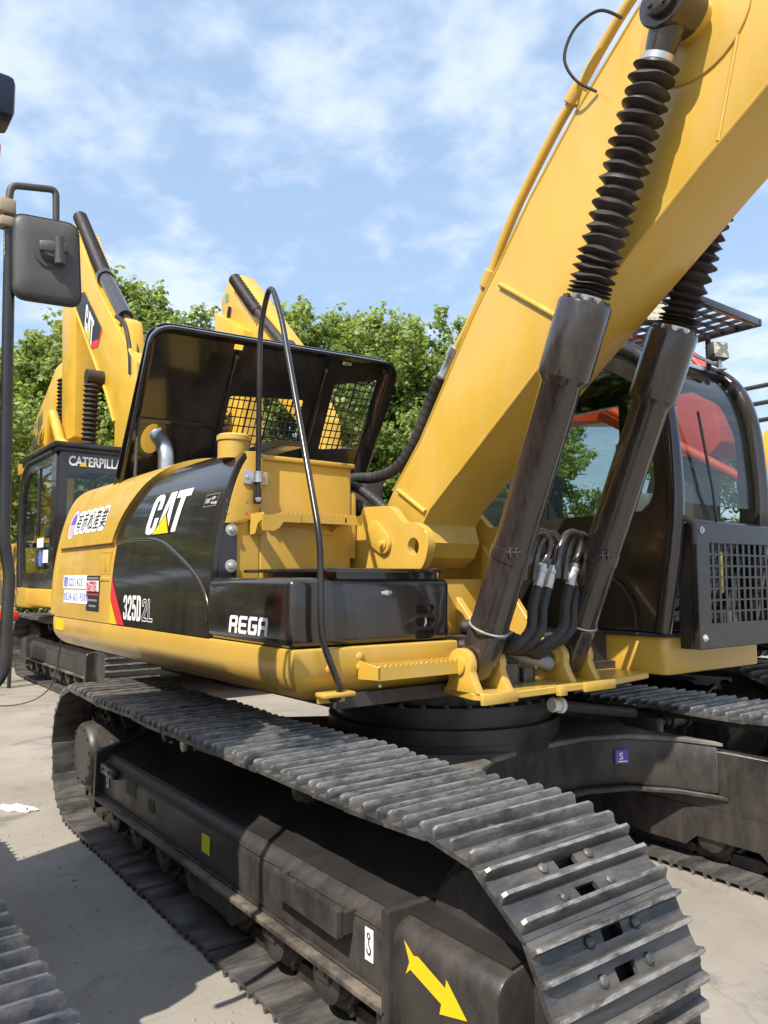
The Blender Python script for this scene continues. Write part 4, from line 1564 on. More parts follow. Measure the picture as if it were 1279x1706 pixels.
# stiffening channels
for u0, u1 in ((.655, .685), (1.40, 1.43)):
    bm = nb()
    prism(bm, [(-.006, -.1), (.03, -.1), (.03, 1.0), (-.006, 1.06)], u0, u1, 'X', bev=.006, seg=2)
    bm.transform(LM)
    obj('hood_rib', bm, 'black_paint', lid)
bm = nb()
bx(bm, (.02, -.006, .43), (.655, .012, .46), .004)
bm.transform(LM)
obj('hood_rib', bm, 'black_paint', lid)
bm = nb()
prism(bm, [(.40, LH - .02), (.55, LH - .07), (.60, LH - .14), (.78, LH - .14), (.83, LH - .07), (1.5, LH - .07), (1.54, LH - .13), (1.66, LH - .13), (1.70, LH - .06), (1.85, LH - .02)], -.004, .012, 'Y', holes=[rrect(.64, .71, 1.05, 1.09, .005)][:0], bev=.003, seg=1)
bm.transform(LM)
bm.free()
# grilles: bars in both windows
for (ua, ub, va, vb, nu, nv, sk) in ((.69, 1.35, .26, .75, 15, 7, .06), (1.52, 1.92, .33, 1.0, 8, 11, .10)):
    bm = nb()
    for k in range(1, nu):
        u = ua + (ub - ua) * k / nu
        wd = .004 if k % 4 else .007
        bx(bm, (u - wd, -.016, va - .02), (u + wd, -.010, vb + .02))
    for k in range(1, nv):
        v = va + (vb - va) * k / nv
        bx(bm, (ua - .02, -.010, v - .005), (ub + .02, -.0065, v + .005))
    bm.transform(LM)
    obj('hood_grille', bm, 'black_paint', lid)
bm = nb()
tube(bm, [lidp(.05, .48, .03), Vector((-1.78, -1.13, 2.25))], .012, 10)
obj('prop_rod', bm, 'plastic', lid)

# boxes and hoses between tank and boom
bm = nb()
bx(bm, (-.85, -.38, 1.3), (-.25, .20, 1.86), .02)
bx(bm, (-1.0, -.44, 2.02), (-.30, .25, 2.06), .005)
bx(bm, (-.62, -.05, 2.02), (-.45, .10, 2.28), .015)
obj('valve_block', bm, 'dark_bay', ex)


def hose(parent, pts, r, name='hose', mat='rubber', ribs=True, step=.035, fitting=None, n=12):
    P = spline(pts, 14)
    # resample
    out = [P[0]]
    acc = 0
    st_ = step / 4 if ribs else .05
    Q = []
    for a, b in zip(P, P[1:]):
        l = (b - a).length
        k = max(1, int(l / st_ + .5))
        Q += [a.lerp(b, i / k) for i in range(k)]
    Q.append(P[-1])
    rad = [r * (1.0 if (i % 4) else .90) for i in range(len(Q))] if ribs else r
    bm = nb()
    tube(bm, Q, rad, n)
    return obj(name, bm, mat, parent, smooth=50)


bo_y0, bo_y1 = -.30, .10
boom_top = [(.04, 1.93), (.149, 2.075), (.273, 2.205), (.423, 2.355), (.626, 2.642), (.861, 2.90), (1.036, 3.085), (1.243, 3.415), (1.539, 3.705), (1.864, 3.992), (2.25, 4.28), (2.75, 4.52), (3.4, 4.70), (4.4, 4.78)]
boom_top = [(.06, 1.96), (.18, 2.11), (.423, 2.365), (.64, 2.66), (.85, 2.95), (1.04, 3.165), (1.25, 3.42), (1.539, 3.715), (1.864, 3.995), (2.25, 4.27), (2.75, 4.52), (3.4, 4.70), (4.4, 4.78)]
boom_bot = [(4.4, 4.05), (3.5, 3.93), (2.9, 3.66), (2.394, 3.383), (2.134, 3.206), (1.645, 2.845), (1.318, 2.605), (1.002, 2.362), (.715, 2.140), (.50, 1.975)]
foot = [(.47, 1.80), (.43, 1.72), (.34, 1.665), (.20, 1.655), (.12, 1.70), (.10, 1.80)]
bm = nb()
bpoly = boom_top + boom_bot + [(.44, 1.90)] + foot
prism(bm, bpoly, bo_y0, bo_y1, 'Y', bev=.006, seg=2, ang=45)
boom = obj('boom', bm, 'yellow_paint', ex, smooth=25)
# doubler plate around the cylinder pin, weld beads
bm = nb()
dbl = circ(2.118, 3.79, .24, 36)
prism(bm, dbl, bo_y0 - .010, bo_y0 + .004, 'Y', bev=.004, seg=2)
obj('doubler_plate', bm, 'yellow_paint', boom)
bm = nb()
tube(bm, [(2.47, bo_y0 - .001, 4.38), (2.36, bo_y0 - .001, 3.9), (2.20, bo_y0 - .001, 3.26)], .008, 6, .1)
obj('weld_bead', bm, 'yellow_paint', boom)
bm = nb()
tube(bm, [(1.055, bo_y0 - .006, 3.055), (1.40, bo_y0 - .006, 2.80)], .014, 10)
obj('weld_bar', bm, 'yellow_paint', boom)
bm = nb()
tube(bm, [(.235, bo_y0 - .006, 2.105), (.47, bo_y0 - .006, 1.965)], .014, 10)
obj('weld_bar', bm, 'yellow_paint', boom)
for side in (boom_top[1:], boom_bot[:-1]):
    bm = nb()
    tube(bm, [(x, bo_y0 + .001, z) for x, z in side], .007, 6)
    obj('weld_bead', bm, 'yellow_paint', boom)
# hydraulic pipes along the back of the boom
PIPE = [(2.3, 4.42), (1.793, 4.082), (1.509, 3.825), (1.364, 3.69), (1.152, 3.456), (1.021, 3.277), (.933, 3.13), (.866, 3.035), (.751, 2.897), (.665, 2.81)]
for yy, dz in ((-.262, 0), (-.05, 0)):
    bm = nb()
    tube(bm, [tuple(p) for p in spline([(x, yy, z + dz) for x, z in PIPE], 5)], .024, 12)
    pipe = obj('boom_pipe', bm, 'yellow_paint', boom)
    for i in (2, 6):
        x, z = PIPE[i]
        d = (Vector(PIPE[i - 1]) - Vector(PIPE[i + 1])).normalized()
        n = Vector((-d.y, d.x))
        c = Vector((x, z))
        p0 = c - d * .045
        bm = nb()
        lathe(bm, [(0, .036), (.004, .040), (.086, .040), (.09, .036)], (p0.x, yy, p0.y), (d.x, 0, d.y), 14)
        obj('pipe_clamp', bm, 'yellow_paint', pipe)
        bm = nb()
        q = [c + d * .03 - n * .13, c + d * .03 - n * .02, c - d * .03 - n * .02, c - d * .03 - n * .13]
        prism(bm, [tuple(v) for v in q], yy - .012, yy + .012, 'Y')
        obj('pipe_foot', bm, 'yellow_paint', pipe)
# silver hose end with black hose down to the valve block
bm = nb()
lathe(bm, [(-.03, .040), (.015, .040), (.02, .032), (.05, .032), (.055, .026), (.13, .026), (.135, .029), (.15, .029)], (.665, -.262, 2.81), (-.60, 0, -.66), 16)
obj('hose_end', bm, 'silver', boom)
hose(boom, [(.565, -.262, 2.70), (.48, -.265, 2.60), (.40, -.27, 2.46), (.31, -.28, 2.33), (.20, -.30, 2.235), (.04, -.32, 2.20), (-.16, -.34, 2.21), (-.4, -.35, 2.2)], .034)
hose(boom, [(-.3, -.42, 2.19), (-.10, -.385, 2.155), (.06, -.36, 2.07), (.20, -.34, 1.97)], .030)
hose(boom, [(-.3, -.42, 2.06), (-.08, -.39, 2.05), (.06, -.36, 1.97)], .030)
# lamp cable looping over the boom's edge
bm = nb()
tube(bm, [tuple(p) for p in spline([(1.80, -.31, 4.00), (1.72, -.36, 4.06), (1.62, -.40, 4.02), (1.575, -.42, 3.90), (1.60, -.38, 3.80), (1.66, -.31, 3.74)], 8)], .007, 6)
obj('cable_loop', bm, 'rubber', boom)


# ------------------------------------------------------------------ boom cylinders
def boom_cylinder(parent, yc, far=False):
    a = Vector((1.0, yc, 1.19))
    top = Vector((2.118, yc, 3.79))
    d = (top - a).normalized()
    L = (top - a).length
    bm = nb()
    lb = .20
    lg = 1.35
    le = 1.70
    lathe(bm, [(lb - .03, .06), (lb, .089), (lb + .02, .093), (lb + .035, .090), (lg, .088), (lg + .03, .111), (lg + .04, .114), (le - .01, .114), (le, .110), (le + .004, .06)], a, d, 36)
    barrel = obj('boom_cylinder_barrel', bm, 'cylinder_paint', parent)
    bm = nb()
    # lug with pin eye
    side = Vector((0, 1, 0))
    nrm = d.cross(side)
    lug = [(-.07, 0), (-.06, -.05), (0, -.078), (.06, -.05), (.07, 0), (.078, lb - .02), (.07, lb), (-.07, lb), (-.078, lb - .02)]
    vs_a = []
    for s in (-.062, .062):
        vs_a.append([bm.verts.new(a + nrm * u + d * v + side * s) for u, v in lug])
    bm.faces.new(vs_a[0]); bm.faces.new(vs_a[1][::-1])
    for k in range(len(lug)):
        bm.faces.new((vs_a[0][k], vs_a[1][k], vs_a[1][(k + 1) % len(lug)], vs_a[0][(k + 1) % len(lug)]))
    bevel_new(bm, bm.faces[:], .018, 2)
    obj('cylinder_lug', bm, 'cylinder_paint', barrel)
    bm = nb()
    tube(bm, [a + d * lb * 1.02 + (nrm * math.cos(t) + side * math.sin(t)) * .093 for t in [2 * math.pi * k / 28 for k in range(28)]], .005, 6, closed=True)
    obj('weld_ring', bm, 'zinc', barrel)
    bm = nb()
    for k in range(10):
        t = 2 * math.pi * k / 10
        bolt(bm, a + d * le + (nrm * math.cos(t) + side * math.sin(t)) * .090, d, .011, .018, 8)
    obj('gland_bolts', bm, 'cylinder_paint', barrel)
    # pipe alongside the barrel
    bm = nb()
    pc = (-nrm if nrm.x > 0 else nrm)
    off = pc * .105 + side * (.035)
    tube(bm, [a + d * .28 + off * .8, a + d * .36 + off * 1.12, a + d * 1.30 + off * 1.12, a + d * 1.40 + off * 1.3, a + d * 1.46 + off * 1.0], .017, 10, .04)
    obj('cylinder_pipe', bm, 'cylinder_paint', barrel)
    # clamp band
    bm = nb()
    lathe(bm, [(.545, .088), (.546, .0945), (.60, .0945), (.601, .088)], a, d, 32, cap=False)
    obj('clamp_band', bm, 'cylinder_paint', barrel)
    bm = nb()
    fdir = Vector((.75, -.66, 0)).normalized()
    c = a + d * .573 + fdir * .095
    for s in (-1, 1):
        bx(bm, (-.005 + s * .013, -.004, -.022), (.005 + s * .013, .024, .022), .002)
    cyl(bm, (-.03, .012, 0), (.03, .012, 0), .006, n=8)
    bm.transform(Matrix.Translation(c) @ fdir.to_track_quat('Y', 'Z').to_matrix().to_4x4())
    obj('band_clip', bm, 'cylinder_paint', barrel)
    # bellows over the rod
    bm = nb()
    b0, b1 = le + .03, L - .20
    n = 22
    rb = random.Random(3 + int(far))
    prof = [(le + .004, .058), (b0, .060)]
    pos = b0
    pit = (b1 - b0) / n
    lens = [(.42 if k < 3 else .85 if k < 6 else 1.12) * rb.uniform(.86, 1.14) for k in range(n)]
    tot = sum(lens)
    h_ = b0
    for k in range(n):
        l_ = (b1 - b0) * lens[k] / tot
        o = rb.uniform(-.07, .07)
        prof += [(h_ + l_ * .06, .060), (h_ + l_ * (.50 + o), .092 + rb.uniform(-.005, .004)), (h_ + l_ * (.58 + o), .0905)]
        h_ += l_
    prof += [(b1, .058), (b1 + .01, .058)]
    m0 = len(bm.verts)
    lathe(bm, prof, a, d, 36)
    # slight dents so the pleats are not perfect rings
    for v in bm.verts:
        q = v.co - a
        h = q.dot(d)
        rad = (q - d * h)
        if rad.length > .08:
            ang = math.atan2(rad.dot(side), rad.dot(nrm))
            k = int((h - b0) / pit)
            v.co += d * (.0035 * math.sin(ang * 2 + k * 1.3) + .002 * math.sin(ang * 5 + k)) + rad.normalized() * .003 * math.sin(ang * 3 + k * 2.1)
    obj('rod_bellows', bm, 'bellows_rubber', parent, smooth=35)
    bm = nb()
    lathe(bm, [(b1 + .0, .061), (b1 + .025, .061)], a, d, 28)
    lathe(bm, [(le + .006, .063), (le + .028, .063)], a, d, 28)
    obj('hose_band', bm, 'silver', barrel)
    # rod eye
    bm = nb()
    lathe(bm, [(b1 + .025, .055), (b1 + .06, .062), (L - .06, .07), (L, .07)], a, d, 24)
    lathe(bm, [(-.075, .098), (-.070, .104), (.070, .104), (.075, .098)], top, side, 32)
    eye = obj('rod_eye', bm, 'cylinder_paint', parent)
    s = -1 if not far else 1
    bm = nb()
    lathe(bm, [(.07, .070), (.098, .070), (.102, .064)], top, (0, s, 0), 28)
    for k in range(4):
        t = 2 * math.pi * k / 4 + .5
        bolt(bm, top + Vector((math.cos(t) * .042, s * .101, math.sin(t) * .042)), (0, s, 0), .010, .010)
    obj('pin_cover', bm, 'cylinder_paint', eye)
    bm = nb()
    cyl(bm, top, top + Vector((0, -s * .16, 0)), .085, n=24)
    obj('pin', bm, 'yellow_paint', eye)


boom_cylinder(ex, -.437)
boom_cylinder(ex, .208, True)

# four hose bends between the cylinders
BEND = [(-.271, 1.60), (-.262, 1.66), (-.232, 1.757), (-.18, 1.817), (-.122, 1.827), (-.078, 1.79), (-.095, 1.717), (-.125, 1.672)]
for k, (dy, xo, dz) in enumerate(((-.01, 1.15, 0), (.078, 1.135, -.008), (.226, 1.15, .004), (.305, 1.135, -.003))):
    bm = nb()
    tube(bm, [tuple(p) for p in spline([(xo, y + dy, z + dz) for y, z in BEND], 6)], .021, 12)
    be = obj('steel_bend', bm, 'cylinder_paint', ex)
    bm = nb()
    p0 = Vector((xo, -.125 + dy, 1.672 + dz)); dd = Vector((0, -.048, -.12)).normalized()
    lathe(bm, [(0, .021), (.020, .021), (.022, .028), (.040, .028), (.042, .024), (.115, .024), (.12, .020)], p0, dd, 14)
    obj('crimp_fitting', bm, 'zinc', be)
    q = p0 + dd * .115
    e = Vector((1.02, -.42 + dy * .75, 1.275 - .008 * k))
    hose(be, [q, q + dd * .10, q + Vector((0, -.055, -.20)), q + Vector((-.01, -.135, -.265)), e + Vector((.03, .08, -.005)), e + Vector((-.12, -.03, .01))], .025, 'hydraulic_hose')
bm = nb()
for y in (-.27, -.03):
    bx(bm, (1.075, y - .035, 1.672), (1.125, y + .135, 1.682), .002)
    bx(bm, (1.095, y - .005, 1.655), (1.112, y + .012, 1.70), .003)
obj('bend_clip', bm, 'zinc', ex)
hose(ex, [(.75, -.30, 1.36), (.92, -.22, 1.33), (1.05, -.13, 1.26), (1.0, .05, 1.20)], .04, 'supply_hose')
hose(ex, [(.75, -.22, 1.30), (.95, -.16, 1.24), (1.05, -.02, 1.19), (.95, .08, 1.16)], .036, 'supply_hose', 'grey_plastic', ribs=False)
bm = nb()
cyl(bm, (.95, -.20, 1.085), (.95, -.20, 1.19), .07, n=20)
cyl(bm, (.95, -.06, 1.085), (.95, -.06, 1.16), .05, n=20)
obj('swivel_block', bm, 'cylinder_paint', ex)


# ------------------------------------------------------------------ cab
def make_cab(parent, lettering=False):
    y0, y1 = .787, 1.74
    fpts = [(1.17, 1.31), (1.27, 1.90), (1.262, 2.35), (1.215, 2.65), (1.12, 2.84), (.98, 2.95), (.80, 3.0)]
    front = [(p.x, p.y) for p in spline([(a, b, 0) for a, b in fpts], 4)]
    rear = [(-.50, 3.0), (-.58, 2.92), (-.58, 1.31)]
    outline = front + rear
    cabf = None
    for ya, yb, win in ((y0, y0 + .05, roundpoly([(-.38, 1.98), (1.10, 1.98), (1.165, 2.10), (1.14, 2.50), (1.06, 2.72), (.85, 2.86), (-.38, 2.86)], .06)),
                        (y1 - .05, y1, roundpoly([(-.38, 1.50), (1.05, 1.50), (1.165, 2.0), (1.15, 2.50), (1.06, 2.72), (.85, 2.86), (-.38, 2.86)], .06))):
        bm = nb()
        prism(bm, outline, ya, yb, 'Y', holes=[win])
        o = obj('cab_side', bm, 'black_paint', parent, smooth=25)
        if cabf is None:
            cabf = o
        bm = nb()
        prism(bm, [(x, z) for x, z in win], (ya + yb) / 2 - .002, (ya + yb) / 2 + .002, 'Y')
        obj('side_glass', bm, 'window_glass', o)
        bm = nb()
        bx(bm, (.28, ya + .008, 1.98), (.36, yb - .008, 2.86))
        obj('window_post', bm, 'black_paint', o)
    # pillars and sills
    for y in (y0 + .012, y1 - .012):
        bm = nb()
        tube(bm, [(x + .005, y, z) for x, z in front] + [(-.45, y, 3.0)], .048, 10)
        obj('pillar', bm, 'black_paint', parent)
    bm = nb()
    bx(bm, (-.50, y0 + .04, 2.985), (.80, y1 - .04, 3.045), .02)
    prism(bm, [(.80, 3.03), (.98, 2.985), (1.10, 2.90), (1.07, 2.87), (.96, 2.94), (.80, 2.98)], y0 + .03, y1 - .03, 'Y')
    obj('cab_roof', bm, 'black_paint', parent)
    bm = nb()
    bx(bm, (-.5, y0 + .05, 1.30), (1.15, y1 - .05, 1.34))
    bx(bm, (1.235, y0 + .05, 1.86), (1.285, y1 - .05, 1.935), .008)
    bx(bm, (1.14, y0 + .05, 1.31), (1.19, y1 - .05, 1.42), .008)
    obj('cab_sill', bm, 'black_paint', parent)
    # windscreen
    bm = nb()
    P, N = [], []
    fs_ = [p for p in front if p[1] >= 1.92 and p[1] < 2.9]
    for i, y in enumerate((y0 + .05, y1 - .05)):
        P.append([Vector((x - .01, y, z)) for x, z in fs_]); N.append([Vector((1, 0, .2))] * len(fs_))
    grid_solid(bm, P, N, .005)
    obj('windscreen', bm, 'window_glass', parent)
    bm = nb()
    prism(bm, [(1.165, 1.42), (1.170, 1.42), (1.248, 1.86), (1.243, 1.86)], y0 + .05, y1 - .05, 'Y')
    obj('lower_windscreen', bm, 'window_glass', parent)
    # rear wall with window
    bm = nb()
    prism(bm, rrect(y0 + .03, y1 - .03, 1.31, 2.98, .03), -.60, -.56, 'X', holes=[rrect(y0 + .13, y1 - .13, 1.98, 2.74, .07)])
    rw = obj('rear_wall', bm, 'black_paint', parent)
    bm = nb()
    prism(bm, rrect(y0 + .13, y1 - .13, 1.98, 2.74, .07), -.582, -.578, 'X')
    obj('rear_glass', bm, 'window_glass', rw)
    # seat, console, wipers
    bm = nb()
    bx(bm, (-.10, 1.02, 1.66), (.42, 1.52, 1.80), .05, 3)
    bx(bm, (-.22, 1.03, 1.78), (-.06, 1.51, 2.38), .06, 3)
    bx(bm, (-.20, 1.14, 2.36), (-.08, 1.40, 2.56), .05, 3)
    bx(bm, (-.05, 1.05, 1.34), (.35, 1.49, 1.66), .02)
    seat = obj('operator_seat', bm, 'seat_cloth', parent)
    bm = nb()
    bx(bm, (.05, .86, 1.55), (.55, 1.00, 1.86), .03, 3)
    bx(bm, (.05, 1.54, 1.55), (.55, 1.68, 1.86), .03, 3)
    bx(bm, (.80, .88, 1.70), (1.0, 1.10, 2.0), .03, 3)
    bx(bm, (.70, 1.20, 1.98), (.84, 1.52, 2.14), .02, 3)
    obj('console', bm, 'grey_plastic', parent)
    bm = nb()
    tube(bm, [(1.285, 1.20, 1.93), (1.31, 1.13, 2.1), (1.30, 1.02, 2.55)], .008, 6)
    obj('wiper', bm, 'plastic', parent)
    if lettering:
        bm = nb()
        vs, fs = text_polys('CATERPILLAR', .165, .026, .72)
        flat_polys(bm, vs, fs, lambda u, v: Vector((-.603, 1.68 - .075 - u, 2.82 + v)))
        obj('cab_lettering', bm, 'white_decal', rw, 0)
        bm = nb()
        vs, fs = poly_mesh([[[(.125, -.006), (.225, -.006), (.175, .055)]]])
        flat_polys(bm, vs, fs, lambda u, v: Vector((-.605, 1.68 - .075 - u, 2.82 + v)))
        obj('cab_logo', bm, 'yellow_decal', rw, 0)
    return cabf


make_cab(ex)
# cab platform
bm = nb()
prism(bm, roundpoly([(-.6, .80), (1.20, .80), (1.20, 1.80), (-.6, 1.80)], [0, .06, .06, 0]), 1.075, 1.283, 'Z', bev=.012, seg=2)
plat = obj('cab_platform', bm, 'yellow_paint', ex)
bm = nb()
prism(bm, roundpoly([(1.19, 1.07), (1.33, 1.0), (1.36, .92), (1.36, 1.85), (1.19, 1.85)], .02), 1.09, 1.24, 'Z')
bm.free()
bm = nb()
bx(bm, (-.62, .775, 1.283), (1.21, 1.80, 1.302), .004)
obj('cab_gasket', bm, 'rubber', plat)
# front guard with mesh
bm = nb()
gx = 1.34
prism(bm, [(.835, 1.225), (1.80, 1.225), (1.80, 1.915), (.835, 1.905)], gx, gx + .035, 'X', holes=[[(.96, 1.36), (.96, 1.80), (1.74, 1.80), (1.74, 1.36)]], bev=.004, seg=1)
bx(bm, (1.26, .835, 1.225), (gx, .845, 1.905))
guard = obj('front_guard', bm, 'black_tube', ex)
bm = nb()
for k in range(1, 12):
    y = .96 + .78 * k / 12
    bx(bm, (gx + .010, y - .012, 1.355), (gx + .016, y + .012, 1.805))
for k in range(1, 7):
    z = 1.36 + .44 * k / 7
    bx(bm, (gx + .016, .955, z - .005), (gx + .022, 1.745, z + .005))
obj('guard_mesh', bm, 'black_tube', guard)
bm = nb()
for z in (1.865, 1.285):
    lathe(bm, [(0, .020), (.004, .020), (.006, .012), (.014, .010)], (gx + .035, .885, z), (1, 0, 0), 16)
obj('guard_bolt', bm, 'zinc', guard)
# roof guard reaching forward, work lamps
bm = nb()
zt = 3.19
bm2 = None
gx0, gx1, gy0, gy1 = .55, 1.32, .72, 1.76
bx(bm, (gx0, gy0, zt), (gx1, gy0 + .04, zt + .045), .004)
bx(bm, (gx0, gy1 - .04, zt), (gx1, gy1, zt + .045), .004)
bx(bm, (gx1 - .04, gy0 + .04, zt), (gx1, gy1 - .04, zt + .045), .004)
bx(bm, (gx0, gy0 + .04, zt), (gx0 + .04, gy1 - .04, zt + .045), .004)
for k in range(1, 7):
    x = gx0 + .04 + (gx1 - gx0 - .08) * k / 7
    bx(bm, (x - .008, gy0 + .03, zt + .012), (x + .008, gy1 - .03, zt + .030))
for k in range(1, 9):
    y = gy0 + .04 + (gy1 - gy0 - .08) * k / 9
    bx(bm, (gx0 + .03, y - .008, zt + .016), (gx1 - .03, y + .008, zt + .036))
for x, y in ((.65, .80), (.65, 1.70), (1.0, .80), (1.0, 1.68)):
    cyl(bm, (x, y, 2.96), (x, y, zt + .01), .018, n=10)
rg = obj('roof_guard', bm, 'black_tube', ex)


def work_lamp(parent, p, rz, tilt=-.1):
    bm = nb()
    bx(bm, (-.03, -.06, -.05), (.03, .06, .06), .010, 2)
    for k in range(5):
        bx(bm, (-.055, -.05, -.04 + k * .02), (-.03, .05, -.034 + k * .02))
    M_ = Matrix.Translation(p) @ Matrix.Rotation(rz, 4, 'Z') @ Matrix.Rotation(tilt, 4, 'Y')
    bm.transform(M_)
    l = obj('work_lamp', bm, 'plastic', parent)
    bm = nb()
    for iy in range(4):
        for iz in range(3):
            lathe(bm, [(0, .011), (.004, .009)], (.0305, -.040 + iy * .0265, -.026 + iz * .032), (1, 0, 0), 10)
    bx(bm, (.028, -.053, -.043), (.0315, .053, .053))
    bm.transform(M_)
    obj('lamp_lens', bm, 'lamp_lens', l)
    bm = nb()
    bx(bm, (-.01, -.015, -.12), (.01, .015, -.05), .003)
    bx(bm, (-.015, -.03, -.125), (.03, .03, -.115), .003)
    bm.transform(M_)
    obj('lamp_bracket', bm, 'zinc', l)


work_lamp(ex, (1.22, .74, 3.075), R(-30))
work_lamp(ex, (1.10, 1.62, 3.05), R(-20))
bm = nb()
tube(bm, [(1.14, .80, 2.97), (1.13, 1.0, 2.985), (1.10, 1.3, 2.985), (1.08, 1.66, 2.97)], .012, 8)
obj('lamp_cable', bm, 'zinc', ex)
bm = nb()
tube(bm, [(1.25, .77, 1.905), (1.27, .79, 1.93), (1.33, .82, 1.93), (1.36, .84, 1.90), (1.36, .84, 1.79)], .018, 8, .02)
obj('grab_handle', bm, 'plastic', ex)
bm = nb()
tube(bm, [tuple(p) for p in spline([(.86, .775, 1.62), (.95, .76, 1.55), (1.02, .765, 1.44), (1.03, .765, 1.32)], 6)], .006, 6)
obj('washer_line', bm, 'rubber', ex)
# left side of the upper works (behind the cab)
bm = nb()
bx(bm, (-2.93, 1.02, 1.306), (-.66, 1.58, 2.25), .05, 3)
obj('left_side_cover', bm, 'yellow_paint', ex)


# ------------------------------------------------------------------ neighbouring machines
def simple_upper(parent, paint, roof=2.2, x0=-2.9, x1=-.62, ymin=-1.3, ymax=1.55):
    bm = nb()
    prism(bm, rrect(x0, .85, ymin, 1.75, .12), 1.07, 1.30, 'Z', bev=.03, seg=2)
    obj('deck_rail', bm, paint, parent)
    bm = nb()
    prism(bm, rrect(x0, x1, ymin + .02, ymax, .2), 1.302, roof, 'Z', bev=.12, seg=3)
    obj('engine_housing', bm, paint, parent)


def to_local(pts, loc, s):
    """world (x, z) points to the frame of a machine turned by half a turn"""
    return [(-(x - loc[0]) / s, z / s) for x, z in pts]


def bellows(bm, a, b, r0, r1, n):
    a, b = Vector(a), Vector(b)
    L = (b - a).length
    prof = []
    for k in range(n):
        prof += [(L * k / n, r0), (L * (k + .5) / n, r1)]
    prof.append((L, r0))
    lathe(bm, prof, a, b - a, 16)


# --- yellow excavator with its back to the camera, behind the left end of the main machine
BL, BS = (-8.14, 1.70), 1.13
eb = thing('excavator', 'yellow excavator with black cab lettered CATERPILLAR, behind the left end of the main machine', 'excavator', (BL[0], BL[1], 0), math.pi, BS, 'parked excavators in the yard')
track_side(eb, 1.25, 1, SHOE_LO, detail=False)
track_side(eb, -1.25, -1, SHOE_LO, detail=False)
carbody(eb)
simple_upper(eb, 'yellow_worn', 1.9, -2.2, -1.0, -1.3, .6)
make_cab(eb, True)
bm = nb()
bx(bm, (-.66, .74, 3.04), (1.30, 1.79, 3.10), .01)
bx(bm, (-.62, .78, 2.98), (1.25, 1.75, 3.05), .01)
obj('roof_guard', bm, 'black_tube', eb)
bm = nb()
bx(bm, (-.35, 1.742, 1.62), (-.10, 1.746, 1.78))
bx(bm, (-.10, 1.742, 1.82), (.22, 1.746, 1.94))
obj('door_sticker', bm, 'white_decal', eb)
bm = nb()
vs, fs = poly_mesh([[circ(.02, 1.68, .10, 20)]])
flat_polys(bm, vs, fs, lambda u, v: Vector((u, 1.748, v)))
obj('door_sticker', bm, 'blue_decal', eb, 0)
yb = -(1.0 - BL[1]) / BS
LOC = lambda p: to_local(p, BL, BS)
bmB = [(-12.23, 8.82), (-11.71, 8.46), (-10.22, 6.83), (-9.30, 6.03), (-8.58, 5.42), (-8.04, 4.95), (-7.95, 4.45), (-8.25, 2.9), (-9.0, 2.7), (-9.05, 4.2), (-9.50, 4.756), (-11.73, 6.955), (-12.45, 8.05)]
bm = nb()
prism(bm, LOC(bmB), yb - .32, yb, 'Y', bev=.02, seg=2)
bo = obj('boom', bm, 'yellow_worn', eb)
for s in (-1, 1):
    bm = nb()
    tube(bm, [(x, yb - .16 + s * .16, z) for x, z in LOC(bmB[1:7])], .03, 6)
    tube(bm, [(x, yb - .16 + s * .16, z) for x, z in LOC(bmB[9:12])], .03, 6)
    obj('weld_bead', bm, 'yellow_worn', bo)
dec = LOC([(-11.68, 7.16), (-11.05, 7.02), (-9.92, 6.03), (-10.04, 5.85), (-10.62, 5.93), (-11.55, 6.72)])
bm = nb()
vs, fs = poly_mesh([[dec]])
flat_polys(bm, vs, fs, lambda u, v: Vector((u, yb + .006, v)))
obj('boom_decal', bm, 'ink_decal', bo, 0)
dec = LOC([(-10.04, 5.85), (-10.62, 5.93), (-10.66, 5.80), (-10.10, 5.72), (-9.88, 5.95), (-9.92, 6.03)])
bm = nb()
vs, fs = poly_mesh([[dec]])
flat_polys(bm, vs, fs, lambda u, v: Vector((u, yb + .006, v)))
obj('decal_stripe', bm, 'red_decal', bo, 0)
org = LOC([(-10.92, 6.52)])[0]
ang = math.atan2(-.95, 1.0)
for nm, lp, mt, of in (('decal_letter', [[LETTER_C], LETTER_A, [LETTER_T]], 'white_decal', .010), ('decal_logo', [[[(.36, 0), (1.02, 0), (.70, .48)]]], 'yellow_decal', .014)):
    vs, fs = poly_mesh(lp)

    def place(u, v, of=of):
        a = u * .45
        b = (v - .5) * .44
        # text runs down the boom when seen from the door side
        return Vector((org[0] - (a * .735 + b * .15), yb + of, org[1] + (-a * .70 + b * .98)))
    bm = nb()
    flat_polys(bm, vs, fs, place)
    obj(nm, bm, mt, bo, 0)
stk = LOC([(-13.0, 8.1), (-11.95, 8.0), (-11.66, 4.35), (-12.55, 4.35)])
bm = nb()
prism(bm, stk, yb - .45, yb - .05, 'Y', bev=.02, seg=2)
stick = obj('stick', bm, 'yellow_worn', eb)
bm = nb()
p = LOC([(-12.2, 4.3), (-11.3, 4.0), (-13.2, 4.4), (-12.9, 5.0), (-11.5, 5.0)])
for a, b in ((p[0], p[1]), (p[2], p[3]), (p[3], p[0])):
    tube(bm, [(a[0], yb + .04, a[1]), (b[0], yb + .04, b[1])], .09, 10)
bx(bm, (p[1][0] - .2, yb - .5, p[1][1] - .25), (p[2][0] + .2, yb + .5, p[1][1] + .05), .03)
obj('bucket_linkage', bm, 'yellow_worn', stick)
sc_ = LOC([(-12.1, 8.95), (-11.3, 8.15), (-10.3, 7.12), (-9.05, 6.0), (-8.72, 5.74)])
bm = nb()
v3 = lambda q: Vector((q[0], yb - .12, q[1]))
cyl(bm, v3(sc_[2]), v3(sc_[3]), .115, n=18)
cyl(bm, v3(sc_[2]) , v3(sc_[2]).lerp(v3(sc_[3]), .08), .14, n=18)
